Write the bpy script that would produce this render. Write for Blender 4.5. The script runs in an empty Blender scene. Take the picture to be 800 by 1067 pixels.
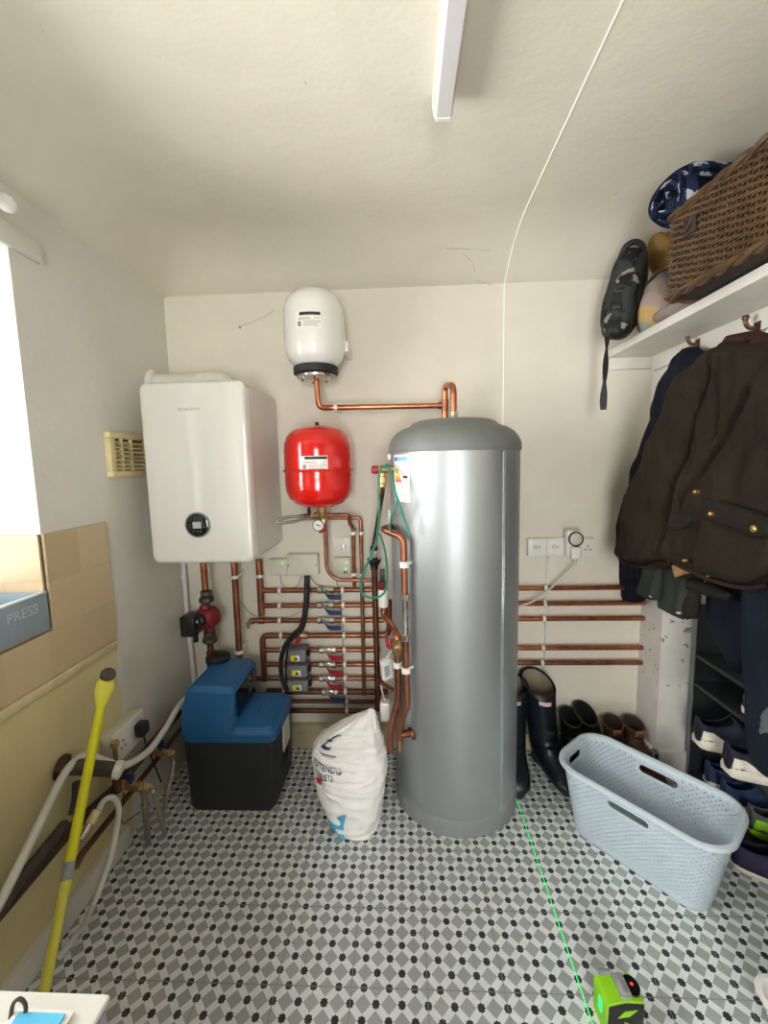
import bpy, bmesh, math, random
import numpy as np
from mathutils import Vector, Matrix, noise, geometry
random.seed(4)
PI = math.pi
scene = bpy.context.scene
col = scene.collection

# ------------------------------------------------------------------ camera
FPX = 435.97; PITCH = .11108; ROLL = -.02182; YAW = .04384; CAMH = 1.366
_cy, _sy, _cp, _sp, _cr, _sr = math.cos(YAW), math.sin(YAW), math.cos(PITCH), math.sin(PITCH), math.cos(ROLL), math.sin(ROLL)
FW = Vector((-_sy*_cp, _cy*_cp, -_sp)); RT = Vector((_cy, _sy, 0)); UP = RT.cross(FW)
RR = _cr*RT + _sr*UP; UU = -_sr*RT + _cr*UP
CAM = Vector((0, 0, CAMH))
cd = bpy.data.cameras.new('camera'); cam = bpy.data.objects.new('camera', cd); col.objects.link(cam)
cd.sensor_fit = 'HORIZONTAL'; cd.sensor_width = 36; cd.lens = FPX/800*36; cd.clip_start = .02
m3 = Matrix((RR, UU, -FW)).transposed()
cam.matrix_world = Matrix.Translation(CAM) @ m3.to_4x4()
scene.camera = cam

def W(px, py, **k):
    """measured photo point -> world point on the plane X=, Y= or Z= const"""
    (a, v), = k.items(); i = 'XYZ'.index(a)
    d = RR*((px-400)/FPX) + UU*((533.5-py)/FPX) + FW
    return CAM + d*((v-CAM[i])/d[i])
def PJ(P):
    c = Vector(P)-CAM
    return 400+FPX*c.dot(RR)/c.dot(FW), 533.5-FPX*c.dot(UU)/c.dot(FW)

# ------------------------------------------------------------------ materials
def lin(h):
    h = h.lstrip('#')
    return tuple(((c/12.92) if c <= .04045 else ((c+.055)/1.055)**2.4) for c in (int(h[i:i+2], 16)/255 for i in (0, 2, 4))) + (1,)
class NT:
    def __init__(s, name):
        s.m = bpy.data.materials.new(name); s.m.use_nodes = True; s.t = s.m.node_tree; s.n = s.t.nodes
        s.b = s.n['Principled BSDF']
    def add(s, typ, ins=None, **props):
        n = s.n.new(typ)
        for k, v in props.items(): setattr(n, k, v)
        for k, v in (ins or {}).items(): s.put(n.inputs[k], v)
        return n
    def put(s, sock, v):
        if isinstance(v, bpy.types.NodeSocket): s.t.links.new(v, sock)
        else: sock.default_value = v
    def math(s, op, a, b=None, c=None):
        n = s.n.new('ShaderNodeMath'); n.operation = op
        for i, v in enumerate((a, b, c)):
            if v is not None: s.put(n.inputs[i], v)
        return n.outputs[0]
    def mix(s, f, a, b):
        n = s.n.new('ShaderNodeMix'); n.data_type = 'RGBA'
        s.put(n.inputs[0], f); s.put(n.inputs[6], a); s.put(n.inputs[7], b)
        return n.outputs[2]
    def coords(s, kind='Object'):
        return s.n.new('ShaderNodeTexCoord').outputs[kind]
    def xyz(s, vec):
        n = s.n.new('ShaderNodeSeparateXYZ'); s.put(n.inputs[0], vec); return n.outputs
    def noise(s, scale, detail=3, vec=None, rough=.55):
        n = s.add('ShaderNodeTexNoise', {'Scale': scale, 'Detail': detail, 'Roughness': rough})
        s.put(n.inputs['Vector'], vec if vec is not None else s.coords()); return n.outputs[0]
    def ramp(s, f, stops):
        n = s.n.new('ShaderNodeValToRGB'); s.put(n.inputs[0], f); e = n.color_ramp.elements
        while len(e) < len(stops): e.new(.5)
        for el, (p, c) in zip(e, stops): el.position = p; el.color = c
        return n.outputs[0]
    def bump(s, h, strength=.3, dist=.01):
        n = s.add('ShaderNodeBump', {'Strength': strength, 'Distance': dist}); s.put(n.inputs['Height'], h)
        s.put(s.b.inputs['Normal'], n.outputs[0])
    def fin(s, color=None, rough=None, metal=None, spec=None):
        if color is not None: s.put(s.b.inputs['Base Color'], color)
        if rough is not None: s.put(s.b.inputs['Roughness'], rough)
        if metal is not None: s.put(s.b.inputs['Metallic'], metal)
        if spec is not None: s.put(s.b.inputs['Specular IOR Level'], spec)
        return s.m
def mat(name, c, rough=.5, metal=0, var=.12, scale=14, bump=0, bscale=60, spec=.5, coat=0, bd=.004):
    t = NT(name); c = lin(c)
    dk = tuple(x*(1-var) for x in c[:3])+(1,); lt = tuple(min(1, x*(1+var)) for x in c[:3])+(1,)
    colr = t.ramp(t.noise(scale, 4), [(.3, dk), (.7, lt)])
    if bump: t.bump(t.noise(bscale, 4), bump, bd)
    if coat: t.b.inputs['Coat Weight'].default_value = coat; t.b.inputs['Coat Roughness'].default_value = .05
    return t.fin(colr, rough, metal, spec)
M = {}
def glow(name, c, e):
    t = NT(name); t.b.inputs['Emission Color'].default_value = lin(c); t.b.inputs['Emission Strength'].default_value = e
    return t.fin(lin(c), .5)

# wall plaster
def plaster(name, base, cream=False):
    t = NT(name); co = t.coords('Generated') if False else t.add('ShaderNodeNewGeometry').outputs['Position']
    a = t.noise(1.3, 5, co); b = t.noise(9, 4, co)
    c = lin(base); c2 = tuple(x*.9 for x in c[:3])+(1,)
    f = t.math('ADD', t.math('MULTIPLY', a, .7), t.math('MULTIPLY', b, .3))
    colr = t.ramp(f, [(.36, c2), (.62, c)])
    # small chips and scuffs
    ch = t.noise(26, 5, co, .7)
    chips = t.math('GREATER_THAN', ch, .735)
    colr = t.mix(t.math('MULTIPLY', chips, .55), colr, lin('8d8474'))
    if cream:
        x, y, z = t.xyz(co)
        wob = t.math('MULTIPLY', t.math('SUBTRACT', t.noise(14, 3, co), .5), .05)
        zone = t.math('MULTIPLY', t.math('LESS_THAN', t.math('ADD', z, wob), .765), t.math('LESS_THAN', t.math('ADD', y, t.math('MULTIPLY', wob, 1.2)), 1.405))
        cr = t.ramp(t.noise(5, 5, co), [(.3, lin('cdbd8c')), (.7, lin('d8ca9c'))])
        marks = t.math('GREATER_THAN', t.noise(17, 3, co, .6), .74)
        cr = t.mix(marks, cr, lin('6f6142'))
        colr = t.mix(zone, colr, cr)
    t.bump(t.math('ADD', t.noise(7, 5, co), t.math('MULTIPLY', t.noise(70, 3, co), .15)), .25, .012)
    return t.fin(colr, .75, 0, .3)
M['wall'] = plaster('painted_plaster', 'e6dfcf')
M['wallL'] = plaster('painted_plaster_cream', 'dedad0', True)
M['ceil'] = plaster('ceiling_paint', 'e2dbca')
def pier_mat():
    t = NT('scuffed_paint'); co = t.add('ShaderNodeNewGeometry').outputs['Position']; x, y, z = t.xyz(co)
    colr = t.ramp(t.noise(6, 5, co), [(.3, lin('cfccc4')), (.65, lin('e0ddd5'))])
    band = t.math('MULTIPLY', t.math('GREATER_THAN', z, .4), t.math('LESS_THAN', z, .72))
    sc = t.math('GREATER_THAN', t.noise(24, 5, co, .65), .615)
    colr = t.mix(t.math('MULTIPLY', t.math('MULTIPLY', band, sc), .8), colr, lin('6d6353'))
    sc2 = t.math('GREATER_THAN', t.noise(30, 4, co, .6), .7)
    colr = t.mix(t.math('MULTIPLY', sc2, .6), colr, lin('857a68'))
    return t.fin(colr, .6, 0, .3)
M['pier'] = pier_mat()
M['trimw'] = mat('gloss_white_paint', 'dcd9d0', .4, 0, .06, 6)
M['rawwood'] = mat('pale_bare_wood', 'b3a888', .7, 0, .25, 7)

def floor_mat():
    t = NT('patterned_floor_tile'); co = t.add('ShaderNodeNewGeometry').outputs['Position']; x, y, z = t.xyz(co)
    P = .2/3
    X = t.math('ADD', t.math('DIVIDE', t.math('ADD', x, .3552), P), .5)     # grout lines across at X=-.3552+.2k
    Y = t.math('DIVIDE', t.math('SUBTRACT', y, 1.552), P)
    u = t.math('ADD', X, Y); v = t.math('SUBTRACT', X, Y)
    def cen(a): return t.math('SUBTRACT', t.math('FRACT', t.math('ADD', a, .5)), .5)   # signed distance to nearest integer
    ui, vi = cen(u), cen(v)
    uc, vc = t.math('ABSOLUTE', t.math('SUBTRACT', t.math('FRACT', u), .5)), t.math('ABSOLUTE', t.math('SUBTRACT', t.math('FRACT', v), .5))
    diam = t.math('LESS_THAN', t.math('MAXIMUM', uc, vc), .315)
    r = t.math('SQRT', t.math('ADD', t.math('MULTIPLY', ui, ui), t.math('MULTIPLY', vi, vi)))
    th = t.math('ARCTAN2', vi, ui)
    rad = t.math('ADD', .205, t.math('MULTIPLY', t.math('COSINE', t.math('MULTIPLY', th, 8)), .018))
    dot = t.math('LESS_THAN', r, rad)
    cellid = t.add('ShaderNodeCombineXYZ', {0: t.math('FLOOR', u), 1: t.math('FLOOR', v), 2: 0.0}).outputs[0]
    wn = t.add('ShaderNodeTexWhiteNoise', {'Vector': cellid}).outputs[0]
    gray = t.ramp(wn, [(0, lin('9ea4a2')), (1, lin('abb0ad'))])
    mott = t.noise(45, 4, co)
    base = t.ramp(mott, [(.3, lin('dde2e3')), (.7, lin('e9eded'))])
    c = t.mix(diam, base, gray)
    c = t.mix(dot, c, t.ramp(mott, [(.3, lin('2b2e2e')), (.7, lin('3c3f3e'))]))
    def line(a, off, w): return t.math('LESS_THAN', t.math('ABSOLUTE', cen(t.math('DIVIDE', t.math('ADD', a, off), .2))), w)
    g = t.math('MAXIMUM', line(x, .3552, .006), line(y, -1.352, .006))
    c = t.mix(t.math('MULTIPLY', g, .8), c, lin('85887f'))
    t.b.inputs['Coat Weight'].default_value = .05
    t.bump(t.math('SUBTRACT', 1.0, g), .3, .002)
    return t.fin(c, t.ramp(t.noise(6, 3, co), [(.3, (.36,)*3+(1,)), (.7, (.5,)*3+(1,))]), 0, .4)
M['floor'] = floor_mat()
def tile_mat():
    t = NT('beige_wall_tile'); co = t.add('ShaderNodeNewGeometry').outputs['Position']; x, y, z = t.xyz(co)
    Y = t.math('DIVIDE', t.math('SUBTRACT', t.math('SUBTRACT', y, x), 1.405+1.04), .143); Z = t.math('DIVIDE', t.math('SUBTRACT', z, .768), .1405)
    cell = t.add('ShaderNodeCombineXYZ', {0: t.math('FLOOR', Y), 1: t.math('FLOOR', Z), 2: 0.0}).outputs[0]
    wn = t.add('ShaderNodeTexWhiteNoise', {'Vector': cell}).outputs[0]
    c = t.ramp(wn, [(0, lin('b8a27c')), (1, lin('cbb592'))])
    c = t.mix(t.math('MULTIPLY', t.noise(16, 4, co), .5), c, lin('ccb591'))
    def ln(a): return t.math('LESS_THAN', t.math('ABSOLUTE', t.math('SUBTRACT', t.math('FRACT', t.math('ADD', a, .5)), .5)), .014)
    g = t.math('MAXIMUM', ln(Y), ln(Z))
    c = t.mix(t.math('MULTIPLY', g, .65), c, lin('bba988'))
    t.bump(t.math('SUBTRACT', 1.0, g), .4, .002)
    return t.fin(c, .35, 0, .4)
M['tile'] = tile_mat()
def copper(name, a, b, rough):
    t = NT(name); co = t.add('ShaderNodeNewGeometry').outputs['Position']
    c = t.ramp(t.noise(11, 5, co, .65), [(.32, lin(a)), (.62, lin(b))])
    return t.fin(c, rough, .88)
M['copper'] = copper('copper', '7d4a33', 'b0765a', .36)
M['copperB'] = copper('bright_copper', '9c5536', 'cc8560', .3)
M['copperD'] = copper('dull_copper', '573729', '80543f', .45)
M['iron'] = mat('old_rusty_pipe', '4f3a2c', .7, .3, .45, 22, .5, 60)
M['ironG'] = mat('dark_grey_pipe', '4e4a43', .55, .4, .25, 20, .2)
M['brass'] = copper('brass', '96754a', 'c7a878', .38)
M['chrome'] = copper('nickel_fitting', '9c968a', 'd5d0c6', .25)
M['white'] = mat('white_enamel', 'e9e8e2', .18, 0, .02, 4, coat=.5)
M['whitep'] = mat('white_plastic', 'e2e0d8', .45, 0, .05, 10)
M['offwhite'] = mat('ivory_plastic', 'cfcbb9', .45, 0, .06, 10)
M['cream'] = mat('cream_plastic', 'd9c99a', .5, 0, .12, 20)
M['boiler'] = mat('boiler_white', 'd9d8d0', .07, 0, .015, 3, coat=.6)
M['boilers'] = mat('boiler_white_side', 'dcdad3', .35, 0, .02, 3)
M['red'] = mat('red_enamel', 'd4160c', .16, 0, .06, 5, coat=.6)
M['redp'] = mat('red_plastic', '9e2236', .4, 0, .1, 20)
M['darkred'] = mat('pump_red', '7d2430', .45, .1, .2, 25)
M['black'] = mat('black_plastic', '1b1c1d', .4, 0, .2, 20)
M['blackr'] = mat('black_rubber', '202124', .6, 0, .2, 20)
M['void'] = mat('dark_cavity', '0c0c0c', .9, 0, .1)
M['bluep'] = mat('blue_plastic', '2a3768', .4, 0, .1, 20)
M['softblue'] = mat('softener_blue', '25649c', .38, 0, .08, 9)
M['softblack'] = mat('softener_black', '2b3033', .5, 0, .12, 9, .15, 120)
M['domegrey'] = mat('grey_moulded_plastic', '6f726f', .5, 0, .05, 20, .15, 400)
def steel():
    t = NT('silver_painted_steel'); co = t.coords()
    c = t.ramp(t.noise(3, 4), [(.3, lin('a2a5a7')), (.7, lin('a9acae'))])
    t.b.inputs['Anisotropic'].default_value = .3
    return t.fin(c, .42, .66)
M['steel'] = steel()
M['greyp'] = mat('grey_plastic', '858789', .5, 0, .06, 20)
M['grey2'] = mat('actuator_grey', '75777b', .5, 0, .06, 20)
M['yellow'] = mat('label_yellow', 'e2d21e', .5, 0, .05)
M['paper'] = mat('label_paper', 'edebe4', .55, 0, .03)
M['ink'] = mat('dark_ink', '23242a', .6, 0, .1)
M['inkg'] = mat('grey_ink', '8d8c88', .6, 0, .1)
M['inkblue'] = mat('navy_ink', '2d3358', .6, 0, .1)
M['inkred'] = mat('red_ink', 'd22436', .6, 0, .1)
M['cyan'] = mat('cyan_print', '4fb4dc', .5, 0, .06)
M['skyprint'] = mat('pale_blue_print', '7fb8e6', .5, 0, .06)
for k, c in dict(eg1='5f9a3c', eg2='a8b92e', eg3='e8d322', eg4='eeb02a', eg5='e67a2b', eg6='d8402a', egb='2c62a8').items(): M[k] = mat('label_'+k, c, .5, 0, .03)
M['bag'] = mat('white_woven_sack', 'ecebe8', .5, 0, .03, 30, .25, 130, bd=.003)
M['tubblue'] = mat('pale_blue_plastic', 'bccad2', .42, 0, .03, 10)
M['greycable'] = mat('grey_cable', 'a9a69c', .5, 0, .05)
M['whitecable'] = mat('white_cable', 'd6d3ca', .5, 0, .05)
M['green'] = mat('green_cable', '2a7a66', .45, 0, .12, 30)
M['hose'] = mat('white_hose', 'd8d7d0', .4, 0, .06, 20)
M['braid'] = mat('braided_steel', 'a8a396', .35, .7, .3, 300, .5, 500)
M['poley'] = mat('yellow_paint', 'd8d415', .4, 0, .06, 12)
M['poley2'] = mat('faded_yellow', 'd6cf4d', .5, 0, .06, 12)
M['tape'] = mat('grey_tape', '8e8f92', .5, 0, .08)
M['lime'] = mat('lime_plastic', '8fd018', .4, 0, .06)
M['silver'] = mat('silver_plastic', 'b9bcc0', .25, .6, .05)
M['laserg'] = glow('green_laser_light', '28e676', 1.3)
M['laserw'] = glow('pale_laser_light', 'e6f2e2', .55)
M['led'] = glow('green_led', '2fe070', 2)
M['redled'] = glow('red_led', 'ff3018', 2)
M['welly'] = mat('navy_rubber', '10171e', .38, 0, .2, 12)
M['wellyg'] = mat('green_rubber', '1c281d', .4, 0, .2, 12)
M['welin'] = mat('boot_lining', '8d826a', .9, 0, .12, 30)
M['leather'] = mat('brown_leather', '553a28', .6, 0, .3, 18, .4, 60)
M['leatherd'] = mat('dark_leather', '382a22', .7, 0, .3, 18)
M['suede'] = mat('tan_suede', '9a6a42', .8, 0, .2, 20)
M['sole'] = mat('white_sole', 'dcd5c6', .6, 0, .18, 30)
M['soled'] = mat('dark_sole', '2a2622', .7, 0, .2, 20)
M['navyk'] = mat('navy_knit', '171c2b', .85, 0, .2, 40, .3, 200)
M['bluek'] = mat('blue_knit', '1d3150', .85, 0, .2, 40, .3, 200)
M['purplek'] = mat('purple_mesh', '231d3e', .8, 0, .25, 40, .3, 200)
M['greyk'] = mat('grey_knit', '55595c', .85, 0, .2, 40)
M['shoein'] = mat('shoe_lining', '14161b', .95, 0, .2, 30)
M['rack'] = mat('charcoal_board', '222628', .5, 0, .15, 10)
M['rackedge'] = mat('grey_board_edge', '6b6f70', .5, 0, .1, 10)
def cloth(name, c, var=.25, rough=.85, wscale=6):
    t = NT(name); c = lin(c)
    dk = tuple(x*(1-var) for x in c[:3])+(1,); lt = tuple(x*(1+var) for x in c[:3])+(1,)
    colr = t.ramp(t.noise(wscale, 5), [(.3, dk), (.7, lt)])
    h = t.math('ADD', t.noise(18, 4), t.math('MULTIPLY', t.noise(300, 2), .08))
    t.bump(h, .5, .012)
    return t.fin(colr, rough, 0, .25)
M['coat'] = cloth('waxed_olive_brown_cotton', '21190c')
M['coat2'] = cloth('dark_olive_cloth', '1d1a11')
M['navy'] = cloth('navy_cloth', '0f1320')
M['greenjk'] = cloth('sage_green_cloth', '2d312a')
M['cuff'] = cloth('brown_corduroy', '301c11')
M['tan'] = cloth('tan_lining', '9c7c54')
M['denim'] = cloth('dark_blue_cloth', '0d1522')
M['gold'] = mat('brass_button', 'b08a56', .35, .7, .1)
M['hook'] = copper('dark_bronze', '4a3526', '7d5b40', .4)
def wick():
    t = NT('brown_wicker'); 
    c = t.ramp(t.noise(25, 3), [(.3, lin('3f2d19')), (.7, lin('5c4226'))])
    t.bump(t.noise(150, 3), .15, .002)
    return t.fin(c, .55, 0, .4)
M['wicker'] = wick()
M['wickd'] = mat('dark_wicker_backing', '2a1d12', .8, 0, .3, 40)
M['leatherstrap'] = mat('dark_strap', '33261b', .6, 0, .2)
def plaid():
    t = NT('navy_plaid_fleece'); x, y, z = t.xyz(t.coords())
    # object space: x along roll, y around the spiral (arc length carried in UV)
    uv = t.xyz(t.n.new('ShaderNodeUVMap').outputs[0])
    def st(a, f, w): return t.math('LESS_THAN', t.math('FRACT', t.math('MULTIPLY', a, f)), w)
    wv = t.math('MULTIPLY', t.noise(45, 3), .05); a = st(t.math('ADD', uv[0], wv), 13.0, .4); b = st(t.math('ADD', uv[1], wv), 15.0, .42)
    s = t.math('ADD', a, b)
    c = t.ramp(t.math('MULTIPLY', s, .5), [(0, lin('0d1120')), (.5, lin('232c45')), (1, lin('a9adb5'))])
    t.bump(t.noise(120, 3), .6, .006)
    return t.fin(c, .95, 0, .1)
M['plaid'] = plaid()
M['navyfleece'] = cloth('dark_navy_fleece', '0e1220')
def camo():
    t = NT('dark_camouflage'); 
    n1 = t.noise(16, 2); n2 = t.noise(21, 2, t.add('ShaderNodeMapping', {'Vector': t.coords(), 'Location': (3, 5, 1)}).outputs[0])
    c = t.mix(t.math('GREATER_THAN', n1, .54), lin('17191b'), lin('2e3230'))
    c = t.mix(t.math('GREATER_THAN', n2, .63), c, lin('8d8778'))
    return t.fin(c, .7, 0, .3)
M['camo'] = camo()
def stripes():
    t = NT('pastel_striped_fabric'); x, y, z = t.xyz(t.coords())
    a = t.math('FRACT', t.math('MULTIPLY', t.math('ADD', t.math('ADD', t.math('MULTIPLY', z, 1.0), t.math('MULTIPLY', x, .9)), t.math('MULTIPLY', t.noise(6, 2), .05)), 2.9))
    n = t.n.new('ShaderNodeValToRGB'); t.put(n.inputs[0], a); n.color_ramp.interpolation = 'CONSTANT'
    stops = [(0, 'a8958c'), (.16, '948a7f'), (.3, 'b08878'), (.36, '8f9692'), (.55, 'ab9372'), (.62, '8c9493'), (.72, 'c98468'), (.78, '93978f'), (.9, 'b89a66')]
    e = n.color_ramp.elements
    while len(e) < len(stops): e.new(.5)
    for el, (p, c) in zip(e, stops): el.position = p; el.color = lin(c)
    t.bump(t.noise(12, 3), .4, .02)
    return t.fin(n.outputs[0], .8, 0, .2)
M['stripes'] = stripes()
M['amber'] = cloth('amber_cloth', '9a7844', .2)
M['greyscarf'] = cloth('grey_pink_cloth', '8f827c', .2)
def glassm():
    t = NT('window_glass'); tr = t.add('ShaderNodeBsdfTransparent'); gl = t.add('ShaderNodeBsdfGlossy', {'Roughness': .02})
    fr = t.add('ShaderNodeFresnel', {'IOR': 1.45}).outputs[0]
    mx = t.n.new('ShaderNodeMixShader'); t.put(mx.inputs[0], fr); t.t.links.new(tr.outputs[0], mx.inputs[1]); t.t.links.new(gl.outputs[0], mx.inputs[2])
    t.t.links.new(mx.outputs[0], t.n['Material Output'].inputs[0]); return t.m
M['glass'] = glassm()
M['dial'] = mat('black_glass', '16191b', .08, 0, .1, coat=.5)
M['lcd'] = mat('grey_screen', 'a9b0ae', .2, 0, .1)
M['opal'] = mat('opal_diffuser', 'd2d0d0', .35, 0, .02)
M['greytub'] = mat('blue_grey_plastic', '93a2ac', .42, 0, .05)
M['pump'] = M['darkred']

# ------------------------------------------------------------------ mesh builder
class MB:
    def __init__(s): s.v = []; s.f = []; s.uv = {}
    def add(s, vs, fs):
        o = len(s.v); s.v += [tuple(v) for v in vs]; s.f += [tuple(i+o for i in f) for f in fs]; return s
    def box(s, a, b, bev=0, seg=2, mtx=None):
        bm = bmesh.new(); bmesh.ops.create_cube(bm, size=1)
        a = Vector(a); b = Vector(b)
        for v in bm.verts: v.co = Vector([a[i] + (v.co[i]+.5)*(b[i]-a[i]) for i in range(3)])
        if bev: bmesh.ops.bevel(bm, geom=list(bm.edges), offset=bev, segments=seg, affect='EDGES', profile=.5)
        return s.bm(bm, mtx)
    def bm(s, bm, mtx=None):
        bmesh.ops.recalc_face_normals(bm, faces=bm.faces)
        bm.verts.index_update()
        s.add([(mtx @ v.co if mtx else v.co) for v in bm.verts], [[v.index for v in f.verts] for f in bm.faces]); bm.free(); return s
    def loft(s, rings, cap=True, closed=True):
        n = len(rings[0]); vs = [p for r in rings for p in r]; fs = []
        for i in range(len(rings)-1):
            for j in range(n if closed else n-1):
                k = (j+1) % n; fs.append((i*n+j, i*n+k, (i+1)*n+k, (i+1)*n+j))
        if cap: fs.append(tuple(reversed(range(n)))); fs.append(tuple((len(rings)-1)*n+j for j in range(n)))
        return s.add(vs, fs)
    def tube(s, pts, r, n=10, cap=True):
        pts = [Vector(p) for p in pts]; rings = []; nrm = None
        for i, p in enumerate(pts):
            t = (pts[min(i+1, len(pts)-1)]-pts[max(i-1, 0)]).normalized()
            if nrm is None:
                nrm = t.orthogonal().normalized()
            nrm = (nrm - t*nrm.dot(t)); nrm = nrm.normalized() if nrm.length > 1e-6 else t.orthogonal().normalized()
            bn = t.cross(nrm); rr = r[i] if hasattr(r, '__len__') else r
            rings.append([p + (nrm*math.cos(2*PI*k/n) + bn*math.sin(2*PI*k/n))*rr for k in range(n)])
        return s.loft(rings, cap)
    def lathe(s, prof, c, axis=(0, 0, 1), n=32, cap=True):
        ax = Vector(axis).normalized(); a = ax.orthogonal().normalized(); b = ax.cross(a); c = Vector(c)
        return s.loft([[c + ax*h + (a*math.cos(2*PI*k/n)+b*math.sin(2*PI*k/n))*max(r, 1e-4) for k in range(n)] for r, h in prof], cap)
    def prism(s, poly, mapf, d0, d1):
        a = [mapf(x, y, d0) for x, y in poly]; b = [mapf(x, y, d1) for x, y in poly]
        return s.loft([a, b])
    def grid(s, fn, nu, nv, closeu=False):
        vs = [fn(i/(nu if closeu else nu-1), j/(nv-1)) for j in range(nv) for i in range(nu)]
        fs = [(j*nu+i, j*nu+(i+1) % nu, (j+1)*nu+(i+1) % nu, (j+1)*nu+i) for j in range(nv-1) for i in range(nu if closeu else nu-1)]
        return s.add(vs, fs)
    def build(s, name, m, parent=None, origin=None, smooth=True, angle=40, fix=True):
        if origin is None:
            xs = np.array(s.v); origin = (float((xs[:, 0].min()+xs[:, 0].max())/2), float((xs[:, 1].min()+xs[:, 1].max())/2), float(xs[:, 2].min()))
            if parent is not None: origin = tuple(parent.get('_o', (0, 0, 0)))
        o3 = Vector(origin)
        me = bpy.data.meshes.new(name); me.from_pydata([Vector(v)-o3 for v in s.v], [], s.f); me.validate()
        if fix:
            bm = bmesh.new(); bm.from_mesh(me); bmesh.ops.recalc_face_normals(bm, faces=bm.faces); bm.to_mesh(me); bm.free()
        if smooth:
            me.shade_smooth()
            try: me.set_sharp_from_angle(angle=math.radians(angle))
            except Exception: pass
        me.materials.append(m if not isinstance(m, str) else M[m])
        o = bpy.data.objects.new(name, me); col.objects.link(o); o['_o'] = origin
        if parent is not None:
            o.parent = parent; po = Vector(parent.get('_o', (0, 0, 0))); o.location = o3-po
        else: o.location = o3
        return o
def tag(o, label, cat, group=None, kind=None):
    if label: o['label'] = label
    if cat: o['category'] = cat
    if group: o['group'] = group
    if kind: o['kind'] = kind
    return o
def root(name, loc, label, cat, group=None):
    o = bpy.data.objects.new(name, None); col.objects.link(o); o.location = loc; o['_o'] = tuple(loc); o.empty_display_size = .05
    return tag(o, label, cat, group)
def struct(o): o['kind'] = 'structure'; return o
def fillet(pts, rad, n=5):
    pts = [Vector(p) for p in pts]; out = [pts[0]]
    for i in range(1, len(pts)-1):
        a, b, c = pts[i-1], pts[i], pts[i+1]; u = (a-b); w = (c-b); r = min(rad, u.length*.48, w.length*.48)
        p0 = b+u.normalized()*r; p2 = b+w.normalized()*r
        for k in range(n+1):
            t = k/n; out.append(p0*(1-t)**2 + b*2*t*(1-t) + p2*t*t)
    out.append(pts[-1]); return out
def smooth_path(pts, n=8):
    pts = [Vector(p) for p in pts]; P = [pts[0]*2-pts[1]]+pts+[pts[-1]*2-pts[-2]]; out = []
    for i in range(1, len(P)-2):
        for k in range(n):
            t = k/n; a, b, c, d = P[i-1:i+3]
            out.append(.5*((2*b)+(c-a)*t+(2*a-5*b+4*c-d)*t*t+(3*b-a-3*c+d)*t**3))
    out.append(pts[-1]); return out
def text_mesh(body, size, extrude=0.0, align='CENTER', bold=0.0):
    cu = bpy.data.curves.new('t', 'FONT'); cu.body = body; cu.size = size; cu.align_x = align; cu.align_y = 'CENTER'; cu.resolution_u = 3; cu.offset = bold
    o = bpy.data.objects.new('t', cu); col.objects.link(o); dg = bpy.context.evaluated_depsgraph_get()
    me = bpy.data.meshes.new_from_object(o.evaluated_get(dg)); bpy.data.objects.remove(o); bpy.data.curves.remove(cu)
    vs = [v.co.copy() for v in me.vertices]; fs = [tuple(p.vertices) for p in me.polygons]; bpy.data.meshes.remove(me)
    return vs, fs

# ------------------------------------------------------------------ setting
XL, XR, YB, ZC = -1.04, 1.085, 1.905, 2.245
XR2 = 1.5; XU = 1.45; YF = -1.7; YP = 1.745          # recess behind the shoe rack, upper wall over the shelf, wall behind the viewer, pier face
b = MB(); b.box((XL-.32, YF-.1, -.1), (XR2+.1, YB+.1, 0)); struct(b.build('floor', 'floor', smooth=False))
b = MB(); b.box((XL-.32, YB, 0), (XR2+.1, YB+.1, 2.5)); wb = struct(b.build('wall_back', 'wall'))
# left wall with a deep window opening
WY0, WY1, WZ0, WZ1 = .12, 1.147, .905, 1.98
b = MB()
b.box((XL-.3, YF, 0), (XL, YB, WZ0)); b.box((XL-.3, YF, WZ1), (XL, YB, 2.5)); b.box((XL-.3, WY1, WZ0), (XL, YB, WZ1)); b.box((XL-.3, YF, WZ0), (XL, WY0, WZ1))
struct(b.build('wall_left', 'wallL'))
# right wall: pier in the corner, hook wall above the recess, deep recess, upper wall
b = MB(); b.box((XR, YP, 0), (XR2+.1, YB, 1.80)); struct(b.build('wall_pier', 'pier'))
b = MB(); b.box((XR, YF, 1.22), (XR2+.1, YP, 1.80)); b.box((XR2, YF, 0), (XR2+.1, YP, 1.22)); b.box((XU, YF, 1.80), (XR2+.1, YB, 2.5)); struct(b.build('wall_right', 'wall'))
# wall behind the viewer, with a glazed door added for fill light
DX0, DX1, DZ = -.45, .45, 2.0
b = MB(); b.box((XL-.3, YF-.1, 0), (DX0, YF, 2.5)); b.box((DX1, YF-.1, 0), (XR2+.1, YF, 2.5)); b.box((DX0, YF-.1, DZ), (DX1, YF, 2.5)); struct(b.build('wall_front', 'wall'))
dr = root('fill_door_1', ((DX0+DX1)/2, YF-.05, 0), None, None); dr['kind'] = 'structure'
b = MB()
for x0, x1, z0, z1 in ((DX0, DX0+.09, 0, DZ), (DX1-.09, DX1, 0, DZ), (DX0+.09, DX1-.09, DZ-.1, DZ), (DX0+.09, DX1-.09, 0, .35), (DX0+.09, DX1-.09, 1.0, 1.08)): b.box((x0, YF-.07, z0), (x1, YF-.03, z1), .004)
b.build('door_frame', 'trimw', dr)
b = MB(); b.box((DX0+.09, YF-.053, .35), (DX1-.09, YF-.047, 1.0)); b.box((DX0+.09, YF-.053, 1.08), (DX1-.09, YF-.047, DZ-.1)); b.build('door_glass', 'glass', dr)
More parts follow.
